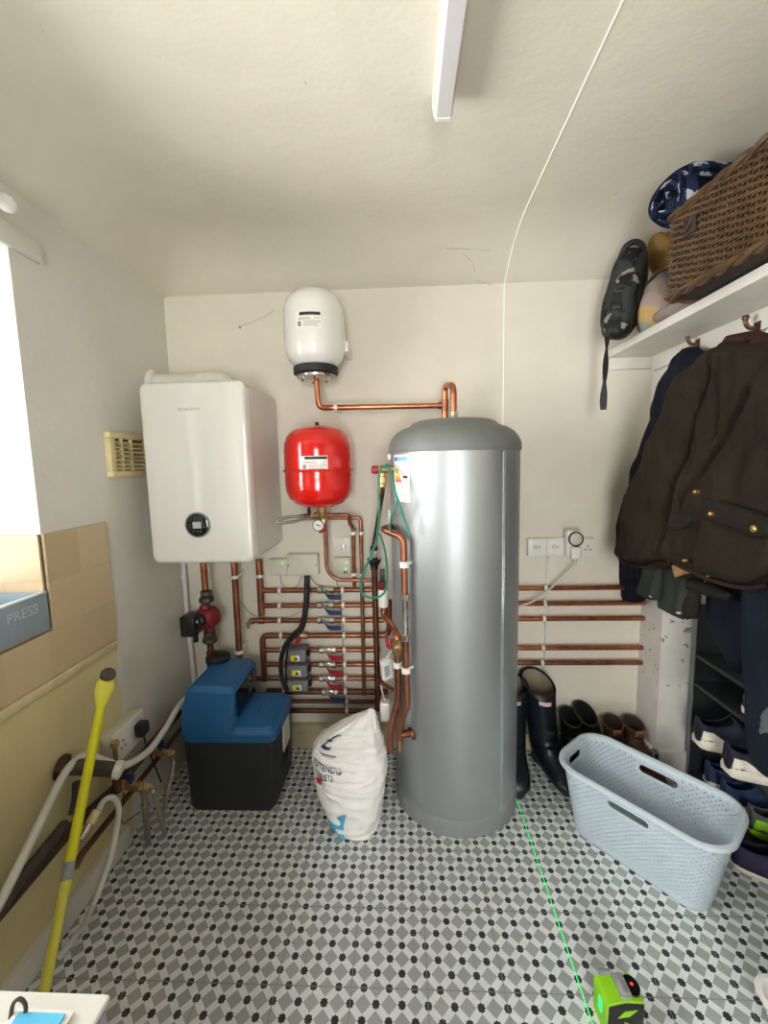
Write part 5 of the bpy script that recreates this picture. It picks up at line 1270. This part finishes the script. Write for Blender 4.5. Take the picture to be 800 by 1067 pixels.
def boot(name, label, group, loc, ang, H, rt, cols, L=.27, lean=(0, 0), tagm=None, cut=0.0, foot_h=.08):
    """tall boot: shaft rings from the top opening down, turning forward into the foot. local x = toe"""
    t = root(name, tuple(loc), label, 'boot', group); mtx = Matrix.Translation(loc) @ Matrix.Rotation(ang, 4, 'Z')
    n = 28; rings = []
    ts = [i/9 for i in range(10)]
    for s in ts:                                   # shaft
        z = H+(.13-H)*s; r = rt*(1-.16*math.sin(PI*s*.5)); off = Vector((lean[0]*(1-s), lean[1]*(1-s), 0))
        rings.append([off+Vector((math.cos(a)*r*1.08, math.sin(a)*r*.92, z+(cut*math.cos(a) if s == 0 else cut*math.cos(a)*(1-s)))) for a in [2*PI*k/n for k in range(n)]])
    heel = Vector((-.0, 0, 0)); r = rt*.84
    # foot: fan of rings about the instep, ending at the toe
    for s, cx, cz, rx, rz, tl in ((.2, .008, .105, 1.15, .9, 18), (.4, .03, .08, 1.25, .88, 42), (.6, .06, .06, .062/r, .9, 66), (.75, .10, .048, .046/r, .95, 84), (.88, .15, .04, .038/r, 1.0, 90), (.95, .185, .034, .030/r, .92, 90), (1.0, .212, .028, .014/r, .5, 90)):
        a0 = math.radians(tl); ring = []
        for k in range(n):
            a = 2*PI*k/n; u = math.cos(a)*r*rx; v_ = math.sin(a)*r*rz
            p = Vector((cx+u*math.cos(a0), v_, cz-0+u*math.sin(a0)*(1 if True else 0)))
            p.z = max(p.z, .012); ring.append(p)
        rings.append(ring)
    b = MB(); b.loft([[tuple(p) for p in r_] for r_ in rings], cap=False); b.f.append(tuple((len(rings)-1)*n+k for k in range(n)))
    # heel block
    u = place(b, mtx).build('upper', cols[0], t, angle=70, fix=True)
    # make the normals of the shaft face out, thickness inward
    so_ = u.modifiers.new('thickness', 'SOLIDIFY'); so_.thickness = .005; so_.offset = 0
    b = MB(); inner = [[Vector((p.x, p.y, p.z)) for p in r_] for r_ in rings[:9]]
    for r_ in inner:
        c_ = sum(r_, Vector())/n
        for k in range(n): r_[k] = c_+(r_[k]-c_)*.9; 
    b.loft([[tuple(p) for p in r_] for r_ in inner], cap=False); b.f.append(tuple(8*n+k for k in range(n)))
    place(b, mtx).build('lining', cols[1], t, angle=70)
    b = MB(); ol = [(-.062, .0), (-.055, .026), (-.02, .034), (.03, .032), (.09, .038), (.15, .042), (.19, .034), (.215, .014)]
    ol = ol+[(x, -y) for x, y in reversed(ol[1:])]; b.loft([[(x, y, z+(.012 if (-.0 < x < .07) and z == 0 else 0)) for x, y in ol] for z in (0, .02)]); place(b, mtx).build('sole', cols[2], t)
    b = MB(); b.tube([tuple(p*1.0) for p in rings[0]]+[tuple(rings[0][0])], .004, 6, cap=False); place(b, mtx).build('top_band', cols[0], t)
    if tagm:
        b = MB(); z = H-.035; rr = rt*1.0
        def tp_(u_, v_): a = u_; return (math.cos(a)*rr*1.1+lean[0]*.85, math.sin(a)*rr*.94+lean[1]*.85, z+v_+cut*math.cos(a)*.8)
        b.grid(lambda u_, v_: tp_(tagm-.36+.72*u_, -.008+.016*v_), 7, 2); place(b, mtx).build('name_tag', 'paper', t, fix=False)
        vs, fs = text_mesh('HUNTER', .012, 0, 'CENTER', .0003); b = MB()
        rr = rt*1.012
        b.add([tp_(tagm+v.x/rt, v.y) for v in vs], fs); place(b, mtx).build('tag_lettering', 'inkred', t, fix=False)
        b = MB(); z2 = H-.19; b.grid(lambda u_, v_: (math.cos(tagm-.22+.44*u_)*rt*1.04*1.0, math.sin(tagm-.22+.44*u_)*rt*.92, z2-.012+.024*v_), 5, 2); place(b, mtx).build('buckle', 'blackr', t, fix=False)
    return t
def facing(loc, ang):  # local angle at which the boot surface faces the camera
    d = math.atan2(-loc[1], -loc[0]); return d-ang
lo1 = Vector((.488, 1.80, 0)); an1 = math.radians(-100)
boot('wellington_boot', 'tall navy wellington boot half hidden behind the cylinder', 'pair of tall navy wellingtons', lo1, an1, .375, .066, ('welly', 'welin', 'soled'), tagm=facing(lo1, an1)+.1, cut=-.015)
lo2 = Vector((.622, 1.80, 0)); an2 = math.radians(-72)
boot('wellington_boot', 'tall navy wellington boot leaning, with white tag, right of its pair', 'pair of tall navy wellingtons', lo2, an2, .385, .075, ('welly', 'welin', 'soled'), lean=(-.015, -.025), tagm=facing(lo2, an2)+.35, cut=-.03)
lo3 = Vector((.752, 1.83, 0))
boot('wellington_boot', 'short dark green wellington boot squeezed beside the tall navy pair', 'pair of short green wellingtons', lo3, math.radians(-80), .205, .047, ('wellyg', 'shoein', 'soled'), cut=-.02)
lo4 = Vector((.848, 1.83, 0))
boot('wellington_boot', 'short dark green wellington boot with pull tab left of brown boots', 'pair of short green wellingtons', lo4, math.radians(-75), .215, .05, ('wellyg', 'shoein', 'soled'), cut=-.03, lean=(-.02, -.02))
b = MB()
for i, (lab, lo, an) in enumerate((('brown leather ankle boot facing the wall side, left of the pair', Vector((.943, 1.83, 0)), -97), ('brown leather ankle boot with laces, nearest the white pier', Vector((1.031, 1.825, 0)), -88))):
    t = boot('ankle_boot', lab, 'pair of brown leather boots', lo, math.radians(an), .178, .0445, ('leather', 'leatherd', 'soled'), cut=-.012)
    mtx = Matrix.Translation(lo) @ Matrix.Rotation(math.radians(an), 4, 'Z')
    b = MB()
    for k in range(4): z = .16-.02*k; x = .045+.007*k+(.012*k if k > 1 else 0); b.tube([(x-.01, -.022, z), (x+.006, 0, z-.004), (x-.01, .022, z)], .0028, 6)
    place(b, mtx).build('laces', 'leatherd', t)
    b = MB(); b.loft([[(.03, y, .12), (.05, y*.9, .165), (.056, y*.8, .178)] for y in (-.02, -.01, 0, .01, .02)], cap=False, closed=False); o_ = place(b, mtx).build('tongue', 'suede', t, fix=False); mm = o_.modifiers.new('thickness', 'SOLIDIFY'); mm.thickness = .005

# ------------------------------------------------------------------ laundry basket
A_ = W(601, 868, Z=0); B_2 = W(722, 951, Z=0)
ldir = Vector((B_2.x-A_.x, B_2.y-A_.y, 0)).normalized(); wdir = Vector((-ldir.y, ldir.x, 0))
LB_H = .265; BLen, BWid = .42, .20
cen_ = Vector((.845, 1.375, 0))
cen_ = (A_+B_2)/2+wdir*(BWid/2)-ldir*.002
lb = root('laundry_basket', tuple(cen_), 'pale blue perforated plastic laundry basket standing on the tiles', 'laundry basket')
def srr(t, hx, hy, r):
    """point on rounded rectangle perimeter, t in 0..1 by arc length"""
    segs = [('l', Vector((-hx+r, -hy)), Vector((hx-r, -hy))), ('a', Vector((hx-r, -hy+r)), -PI/2), ('l', Vector((hx, -hy+r)), Vector((hx, hy-r))), ('a', Vector((hx-r, hy-r)), 0), ('l', Vector((hx-r, hy)), Vector((-hx+r, hy))), ('a', Vector((-hx+r, hy-r)), PI/2), ('l', Vector((-hx, hy-r)), Vector((-hx, -hy+r))), ('a', Vector((-hx+r, -hy+r)), PI)]
    lens = [(s[2]-s[1]).length if s[0] == 'l' else r*PI/2 for s in segs]; tot = sum(lens); d = (t % 1)*tot
    for s, l in zip(segs, lens):
        if d <= l: 
            if s[0] == 'l': return s[1].lerp(s[2], d/l)
            a = s[2]+(d/l)*PI/2; return s[1]+Vector((math.cos(a), math.sin(a)))*r
        d -= l
    return segs[0][1]
def lbP(t, z, grow=0):
    f = z/LB_H; hx = BLen/2+.042*f+grow; hy = BWid/2+.036*f+grow
    p = srr(t, hx, hy, .062+.02*f+grow); return cen_+ldir*p.x+wdir*p.y+Vector((0, 0, z))
NP = 132
us = []
for i in range(NP): us += [i/NP, (i+.58)/NP]
NR = 25; vsz = []
z0_, z1_ = .022, LB_H-.022
for j in range(NR): vsz += [z0_+(z1_-z0_)*j/NR, z0_+(z1_-z0_)*(j+.55)/NR]
vsz = [.0, .006]+vsz+[z1_, LB_H]
b = MB(); nu = len(us); verts = [lbP(u, z) for z in vsz for u in us]
hx = BLen/2+.03; per = None
def perim_xy(u): return srr(u, BLen/2+.03, BWid/2+.03, .075)
fs = []
for j in range(len(vsz)-1):
    zm = (vsz[j]+vsz[j+1])/2
    for i in range(nu):
        um = (us[i]+(us[(i+1) % nu] if i+1 < nu else 1))/2; p = perim_xy(um)
        long_side = abs(p.y) > BWid/2+.02
        hole = (i % 2 == 1) and (2 <= j < len(vsz)-2) and ((j-2) % 2 == 1) and ((i//2+(j-2)//2) % 2 == 0)
        slot = (LB_H-.062 < zm < LB_H-.032) and ((long_side and abs(p.x) < .062) or (not long_side and abs(p.y) < .045))
        near_slot = (LB_H-.075 < zm) and ((long_side and abs(p.x) < .075) or (not long_side and abs(p.y) < .06))
        if slot or (hole and not near_slot): continue
        fs.append((j*nu+i, j*nu+(i+1) % nu, (j+1)*nu+(i+1) % nu, (j+1)*nu+i))
b.add(verts, fs); o_ = b.build('perforated_wall', 'tubblue', lb, angle=60, fix=False)
so_ = o_.modifiers.new('thickness', 'SOLIDIFY'); so_.thickness = .0028; so_.offset = -1
b = MB(); b.loft([[lbP(k/60, .001, -.001) for k in range(60)], [lbP(k/60, .006, -.001) for k in range(60)]]); b.build('base', 'tubblue', lb)
b = MB(); rings = []
for gr, z in ((-.003, LB_H-.008), (-.003, LB_H+.003), (.004, LB_H+.006), (.012, LB_H+.003), (.014, LB_H-.008), (.0115, LB_H-.010), (.009, LB_H-.001), (.0, LB_H-.001)):
    rings.append([lbP(k/120, LB_H, gr)+Vector((0, 0, z-LB_H)) for k in range(120)])
b.loft(rings+[rings[0]], cap=False); b.build('rim', 'tubblue', lb)
def slot_rim(mb, side):
    pts = []
    L2_ = (.062 if side in (0, 2) else .045)
    for k in range(33):
        a = 2*PI*k/32; lx_ = (L2_-.014)*(1 if math.cos(a) >= 0 else -1)+.017*math.cos(a); lz = LB_H-.047+.017*math.sin(a)
        f = lz/LB_H; hx_ = BLen/2+.042*f; hy_ = BWid/2+.036*f
        p = {0: (lx_, -hy_), 2: (lx_, hy_), 1: (hx_, lx_), 3: (-hx_, lx_)}[side]
        pts.append(cen_+ldir*p[0]+wdir*p[1]+Vector((0, 0, lz)))
    mb.tube(pts, .0038, 6, cap=False)
for s in range(4): b = MB(); slot_rim(b, s); b.build('handle_slot', 'tubblue', lb)

# ------------------------------------------------------------------ laser level and its line
ll = root('laser_level', tuple(W(645, 1062, Z=0)), 'lime green and black laser level on the tiles at the front of the room', 'laser level')
lm = Matrix.Translation((.506, .912, 0)) @ Matrix.Rotation(math.radians(4), 4, 'Z') @ Matrix.Diagonal((.84, .6, .94, 1))
b = MB(); b.box((-.046, -.058, .0), (.058, .032, .088), .008, 3, lm); b.build('core', 'black', ll)
b = MB(); b.loft([[lm @ Vector((x, y, z)) for x, z in ((-.054, .0), (-.05, .0), (-.048, .088), (.0, .096), (.052, .090), (.05, .097), (.0, .103), (-.046, .098), (-.056, .088))] for y in (-.06, .034)]); b.build('shell', 'lime', ll)
b = MB(); b.box((-.04, .026, .09), (-.006, .04, .112), .003, 2, lm); b.build('rear_tab', 'greyp', ll)
b = MB(); b.box((-.010, -.05, .098), (.022, .026, .112), .004, 2, lm); b.box((-.012, -.056, .096), (.020, -.048, .108), .002, 2, lm); b.build('slide_switch', 'silver', ll)
b = MB(); b.loft([[lm @ (Vector((.036+.022*math.cos(a), -.012+.036*math.sin(a), z))) for a in [2*PI*k/20 for k in range(20)]] for z in (.092, .104)]); b.build('keypad', 'dial', ll)
b = MB(); b.loft([[lm @ (Vector((.038+.004*math.cos(a), -.01+.005*math.sin(a), z))) for a in [2*PI*k/10 for k in range(10)]] for z in (.103, .1055)]); b.build('status_light', 'redled', ll)
b = MB(); b.box((-.058, -.03, .04), (-.05, -.005, .078), .004, 2, lm); b.build('laser_window', 'laserg', ll)
b = MB(); b.loft([[lm @ Vector((x, y, z)) for x, z in ((-.02, .052), (.0, .07), (.035, .072), (.012, .055))] for y in (-.0605, -.058)]); b.loft([[lm @ Vector((x, y, z)) for x, z in ((-.005, .018), (.0, .04), (.03, .025), (.036, .005))] for y in (-.0605, -.058)]); b.build('grip_pattern', 'lime', ll)
XLS = .4475
b = MB(); 
def ribbon(mb, pts, w_, up):
    up = Vector(up)
    rings = []
    for p in pts: p = Vector(p); rings.append([p+Vector((-w_, 0, 0)), p+Vector((w_, 0, 0)), p+Vector((w_, 0, 0))+up, p+Vector((-w_, 0, 0))+up])
    mb.loft(rings)
ribbon(b, [(.442, .80, .0003), (XLS, 1.86, .0003)], .0011, (0, 0, .0006)); l1 = tag(b.build('laser_line', 'laserg', None), 'thin glowing green strip drawn as the laser line across the floor tiles', 'laser line')  # projected laser light modelled as a self-glowing strip on the floor
b = MB(); pts = [(XLS+.004, YB-.0008, z) for z in np.linspace(1.45, 2.105, 10)]
for y in np.linspace(YB-.004, .75, 60): pts.append((XLS+.004-(YB-y)*.012, y, ceil_z(XLS, y)-.0016))
b.tube([Vector(p) for p in pts], .0011, 6); tag(b.build('laser_line', 'laserw', None), 'thin glowing pale tube drawn as the laser line up the back wall and across the ceiling', 'laser line')  # projected laser light on wall and ceiling, modelled as a self-glowing tube

# ------------------------------------------------------------------ left side: tray in the window, socket, pole, pipes, hoses
tq0 = XL-.235
gt = root('plastic_trough', (XL-.1, .8, WZ0+.008), 'blue-grey plastic trough with embossed lettering on the window sill', 'trough')
ty0, ty1, tz0, tz1 = .55, WY1-.012, WZ0+.009, 1.022
b = MB(); wl = .006
b.box((XL-.004, ty0, tz0), (XL+.010, ty1, tz1), .003); b.box((tq0, ty0, tz0), (tq0+wl, ty1, tz1)); b.box((tq0, ty0, tz0), (XL, ty0+wl, tz1)); b.box((tq0, ty1-wl, tz0), (XL, ty1, tz1)); b.box((tq0, ty0, tz0), (XL, ty1, tz0+wl)); b.build('tray', 'greytub', gt)
b = MB(); b.box((XL-.008, ty0, tz1-.002), (XL+.012, ty1+.002, tz1+.004), .002); b.box((tq0-.008, ty0, tz1-.002), (tq0+.01, ty1+.002, tz1+.004), .002); b.build('rim', 'tubblue', gt)
vs, fs = text_mesh('PRESS', .038, 0, 'CENTER'); b = MB(); tc_ = W(24, 640, X=XL+.0105); sl = .0
b.add([(XL+.0108, tc_.y+v.x, tc_.z+v.y) for v in vs], fs); b.build('embossed_lettering', 'tubblue', gt, fix=False)

# double socket with black plug
so2 = root('socket_outlet', tuple(W(130, 770, X=XL)), 'white surface double socket low on the left wall near the softener', 'socket')
sy0_, sy1_ = 1.285, 1.452; q = W(131, 752, X=XL+.03)
sz0_, sz1_ = .365, .47
b = MB(); b.box((XL-.002, sy0_, sz0_), (XL+.04, sy1_, sz1_), .006); b.build('back_box', 'offwhite', so2)
b = MB(); b.box((XL+.04, sy0_-.002, sz0_-.002), (XL+.048, sy1_+.002, sz1_+.002), .003); b.build('face_plate', 'whitep', so2)
b = MB()
for dy in (.045,): 
    for a_, c_ in ((.012, .0), (-.011, -.01), (-.011, .01)): b.box((XL+.0475, sy0_+dy+c_-.003, .415+a_-.004), (XL+.0486, sy0_+dy+c_+.003, .415+a_+.004))
b.build('pin_hole', 'ink', so2)
bpq = root('plug', (XL+.06, 1.41, .415), 'black mains plug with thin black flex in the left wall socket', 'plug')
b = MB(); b.box((XL+.0488, 1.385, .395), (XL+.085, 1.43, .445), .009, 3); b.build('body', 'black', bpq)
b = MB(); b.tube(smooth_path([(XL+.07, 1.408, .398), W(152, 775, X=XL+.075), W(160, 795, X=XL+.08), W(168, 815, X=XL+.09)], 6), .003, 6); b.build('flex', 'black', bpq)
cable('black_cable', 'thin black wire hanging near the floor at the left skirting', [W(129, 825, X=-1.0), W(126.5, 848, X=-1.0), W(128, 858, X=-1.0), W(137, 852, X=-.98), W(146, 846, X=-.97)], .002, 'black')
# yellow pole
yp = root('yellow_pole', tuple(W(47, 1030, Z=0)), 'long yellow pole leaning against the left wall, flattened grey-capped top', 'pole')
pt = Vector((-.985, 1.285, .0)); T = W(111, 706, X=-.955); Bq = W(47, 1028, X=-.81); Bm = T+(Bq-T)*((T.z-.013)/(T.z-Bq.z)); KQ = (Bq-T).length/(Bm-T).length
def along(f): return T.lerp(Bm, f*KQ if f < 1 else 1)
b = MB(); b.tube([along(.13), along(.68)], .0125, 16); b.build('upper_tube', 'poley', yp)
b = MB(); b.tube([along(.68), along(.735)], .0132, 16); l = b.build('tape_band', 'tape', yp); l['label'] = 'grey tape band'
b = MB(); b.tube([along(.735), along(.77)], .0125, 16); b.tube([along(.77), along(1)], .0115, 16); b.build('lower_tube', 'poley2', yp)
b = MB(); rings = []
dd = (Bm-T).normalized(); wv2 = dd.cross((T-CAM)).normalized(); nv2 = dd.cross(wv2)
for f, w_, t_ in ((.0, .016, .006), (.02, .024, .008), (.06, .026, .009), (.10, .02, .011), (.135, .0128, .0128)):
    p = along(f); rings.append([p+wv2*math.cos(a)*w_+nv2*math.sin(a)*t_ for a in [2*PI*k/16 for k in range(16)]])
b.loft(rings); b.build('flattened_head', 'poley2', yp)
b = MB(); b.lathe([(.0, -.012), (.02, -.011), (.022, -.004), (.022, .008), (.018, .014), (0, .014)], T+Vector((.002, .004, .006)), (.6, -.4, .7), 16); b.build('end_cap', 'ironG', yp)
# pipes low on the left wall
def lpipe(label, pts, r, m, name='old_pipe', fl=.02):
    t = root(name, tuple(pts[0]), label, 'pipe'); b = MB(); b.tube(fillet(pts, fl, 4), r, 12); b.build('pipe', m, t); return t
g_ = lpipe('fat dark grey pipe jutting from the left wall behind the yellow pole', [W(62, 799, X=XL+.0), W(90, 799.5, X=-.975), W(121, 802, X=-.9)], .022, 'ironG')
g0 = W(62, 799, X=XL); g1_ = W(121, 802, X=-.9); gd = (g1_-g0).normalized()
b = MB(); b.lathe([(.0, -.004), (.034, -.004), (.036, .004), (.034, .018), (.022, .02)], g0, gd, 6); b.build('wall_nut', 'iron', g_, angle=20)
b = MB(); b.lathe([(.022, -.006), (.026, -.004), (.026, .014), (.018, .018), (0, .018)], g1_, gd, 10); b.build('end_collar', 'whitep', g_, angle=30)
b = MB(); ck = W(119.5, 775, X=-.985); b.lathe([(.006, -.06), (.0075, -.02), (.0075, -.012), (.013, -.008), (.014, 0), (.013, .008), (0, .012)], ck, (0, 0, 1), 10); b.build('bleed_cock', 'brass', g_)
b = MB(); k0 = W(80, 815, X=-1.0); b.tube([k0, W(79, 832, X=-1.0), W(76, 848, X=-1.0)], [.012, .011, .012], 8); b.build('down_leg', 'ironG', g_)
lpipe('rusty iron pipe slanting along the left wall above the skirting', [W(-30, 985, X=-1.0), W(70, 868, X=-1.0), W(120, 806+16, X=-1.0), W(186, 742, X=-1.0)], .017, 'iron', fl=.01)
lpipe('thin brown copper pipe along the left skirting below the rusty pipe', [W(78, 905, X=-.985), W(85, 890, X=-.985), W(125, 840, X=-.985), W(190, 757, X=-.985)], .0095, 'copperD')
lpipe('dark grey pipe lowest along the left wall near the appliance', [W(-30, 985, X=-.965), W(20, 918, X=-.965), W(62, 866, X=-.965), W(66, 860, X=-.985)], .014, 'ironG')
lpipe('short pipe with white sleeve slanting under the yellow pole', [W(84, 876, X=-.955), W(93, 860, X=-.955), W(103, 843, X=-.95)], .009, 'chrome')
tq_ = W(97, 852, X=-.955); b = MB(); b.lathe([(.009, -.018), (.0135, -.017), (.0135, .017), (.009, .018)], tq_, (W(103, 843, X=-.95)-W(84, 876, X=-.955)).normalized(), 14); tag(b.build('pipe_sleeve', 'cream', None), 'short cream plastic sleeve on the slanting pipe under the yellow pole', 'sleeve')
# brass tee and two blue lever valves
def bvalve(label, x, y, X, drop):
    q = W(x, y, X=X); t = root('isolation_valve', tuple(q), label, 'valve', 'blue-handled isolation valves by the softener')
    b = MB(); b.lathe([(.011, -.05), (.015, -.045), (.015, -.02), (.012, -.017), (.016, 0), (.012, .017), (.015, .02), (.015, .035), (.01, .04)], q, (1, 0, -.1), 8); b.build('body', 'brass', t, angle=25)
    b = MB(); b.lathe([(.006, 0), (.006, .025), (0, .025)], q, (0, -.2, 1), 8); b.box((q.x-.012, q.y-.008, q.z+.022), (q.x+.012, q.y+.008, q.z+.05), .004); l = b.build('lever', 'bluep', t); l['label'] = 'blue lever'
    return q, t
v1, vt1 = bvalve('isolation valve with blue lever nearer the yellow pole', 137, 819, -.93, 0)
v2, vt2 = bvalve('isolation valve with blue lever nearest the softener', 168, 784, -.95, 0)
b = MB(); q = W(122, 819, X=-.955); b.tube([q+Vector((0, 0, .05)), q+Vector((0, 0, -.02))], .013, 12); b.tube([q+Vector((0, 0, -.005)), v1+Vector((-.045, 0, 0))], .011, 12); tag(b.build('brass_tee', 'copperD', None), 'dull brass tee fitting joining the grey pipe to the nearer valve', 'pipe fitting')
def flex(label, pts, r=.0085):
    t = root('flexible_hose', tuple(pts[-1]), label, 'hose', 'braided hoses by the softener'); b = MB(); b.tube(smooth_path(pts, 7), r, 10); b.build('hose', 'braid', t)
    b = MB(); d = (Vector(pts[1])-Vector(pts[0])).normalized(); b.lathe([(r, -.004), (r+.003, -.002), (r+.003, .016), (r, .018)], pts[0], d, 8); b.build('hose_nut', 'brass', t, angle=20); k = smooth_path(pts, 7)[9]; b = MB(); b.lathe([(r, -.008), (r+.0022, -.007), (r+.0022, .007), (r, .008)], k, (0, 0, 1), 12); b.build('crimp', 'chrome', t); return t
flex('braided steel hose bending to the floor from the nearer blue valve', [v1+Vector((.042, 0, 0)), W(157, 820, X=-.87), W(163, 835, X=-.86), W(168, 855, X=-.855), W(172, 868, Z=.015)])
flex('braided steel hose bending to the floor from the valve beside softener', [v2+Vector((.042, 0, 0)), W(181, 788, X=-.915), W(180, 803, X=-.91), W(174, 828, X=-.905), W(169, 850, Z=.015)])
flex('old braided hose standing upright under the nearer blue valve', [W(150, 822, X=-.93), W(151, 835, X=-.93), W(152, 850, X=-.92), W(154, 874, Z=.012)], .011)
# white hoses
cable('white_hose', 'thick white drain hose arching over the grey pipe to the softener', [W(-25, 985, X=-.96), W(8, 925, X=-.96), W(45, 850, X=-.985), W(66, 808, X=-1.0), W(80, 792, X=-1.005), W(92, 787, X=-1.0), W(108, 793, X=-.96), W(125, 798, X=-.91), W(140, 793, X=-.905), W(158, 779, X=-.91), W(175, 755, X=-.92), W(187, 735, X=-.92), W(202, 720, X=-.915)], .0115, 'hose', 'hose', 10)
cable('white_hose', 'white hose curling down to the skirting right of the yellow pole', [W(103, 843, X=-.95), W(109, 834, X=-.935), W(117, 831, X=-.92), W(123, 838, X=-.915), W(123, 855, X=-.91), W(117, 885, X=-.91), W(108, 915, X=-.91), W(96, 945, X=-.92), W(84, 968, Z=.03), W(60, 1000, Z=.012)], .0085, 'hose', 'hose', 10)

# ------------------------------------------------------------------ things at the front edge
ap = root('washing_machine', (-.68, .08, 0), 'white appliance top with a blue packet at the bottom left corner', 'appliance')
AX1, AY1, AZ = -.298, .349, .85
b = MB(); b.box((-1.0, -.25, .02), (AX1-.004, AY1-.004, AZ-.006), .004); b.build('body', M['greytub'], ap); b = MB(); b.loft([[(AX1-.05, -.25, z), (AX1+x, -.25, z), (AX1+x, AY1-.01, z), (AX1-.05, AY1-.01, z)] for x, z in ((-.001, AZ-.008), (.05, AZ-.16), (.055, .05))]); b.build('side_panel', 'greyp', ap)
b = MB(); b.box((-1.003, -.253, AZ-.008), (AX1, AY1, AZ), .003, 2); b.build('worktop', 'white', ap)
for x in (-.95, AX1-.06):
    for y in (-.2, AY1-.05): b = MB(); b.lathe([(.02, 0), (.02, .024)], (x, y, 0), n=12); b.build('foot', 'black', ap)
pk = root('blue_packet', (-.4, .3, AZ), 'flat blue and white packet lying on the appliance top', 'packet')
q0 = W(20, 1054, Z=AZ+.006); q1 = W(68, 1056, Z=AZ+.006)
b = MB(); b.box((q0.x-.006, q0.y-.09, AZ+.0005), (q1.x+.006, q0.y+.004, AZ+.004), .001); b.build('border', 'paper', pk)
b = MB(); b.box((q0.x, q0.y-.09, AZ+.004), (q1.x, q0.y, AZ+.006)); b.build('print', 'cyan', pk)
lp_ = root('wire_loop', tuple(W(14, 1055, Z=AZ)), 'small dark loop standing on the white appliance top beside the blue packet', 'loop')
h0 = W(4, 1066, Z=AZ); b = MB(); hp0 = W(11, 1061, Z=AZ); hp1 = W(26, 1062, Z=AZ)
b.tube(smooth_path([hp0+Vector((0, 0, .0)), hp0+Vector((.001, .003, .011)), (hp0+hp1)/2+Vector((0, .004, .016)), hp1+Vector((-.001, .003, .011)), hp1], 7), .0018, 8); b.build('loop', 'leatherd', lp_)
wt = root('storage_tub', (1.0, .8, 0), 'white plastic tub whose rounded corner shows at the lower right edge', 'tub')
tcz = .09; q = W(785, 1026, Z=tcz)
b = MB()
def tubr(ins, z): return [(x, y, z) for x, y in rrect(q.x+ins, q.x+.4-ins, q.y-.36+ins, q.y+.018-ins, .05, 6)]
b.loft([tubr(.03, 0.0), tubr(.018, .004), tubr(.004, tcz-.01), tubr(-.004, tcz-.008), tubr(-.006, tcz), tubr(.004, tcz+.003), tubr(.012, tcz-.004), tubr(.03, .012)]); b.build('body', 'white', wt)

# ------------------------------------------------------------------ light
w = bpy.data.worlds.new('sky'); scene.world = w; w.use_nodes = True; nt_ = w.node_tree
bg = nt_.nodes['Background']; bg.inputs[0].default_value = (.93, .97, 1, 1); bg.inputs[1].default_value = 7.0
def area(name, loc, rot, sx, sy, energy, colr):
    l = bpy.data.lights.new(name, 'AREA'); l.shape = 'RECTANGLE'; l.size = sx; l.size_y = sy; l.energy = energy; l.color = colr
    o = bpy.data.objects.new(name, l); col.objects.link(o); o.location = loc; o.rotation_euler = rot; return o
area('window_daylight', (XL-.42, .45, (WZ0+WZ1)/2), (0, -PI/2, 0), 1.1, 1.6, 60, (1, .98, .95))
area('door_fill_light', (0, YF-.16, 1.1), (PI/2, 0, 0), .85, 1.9, 62, (1, .98, .94))  # added fill lamp outside the unseen door, brightens the room from behind
scene.view_settings.view_transform = 'Standard'; scene.view_settings.look = 'None'; scene.view_settings.exposure = .08; scene.view_settings.gamma = 1; scene.view_settings.use_curve_mapping = False
for o in bpy.data.objects:
    if '_o' in o: del o['_o']
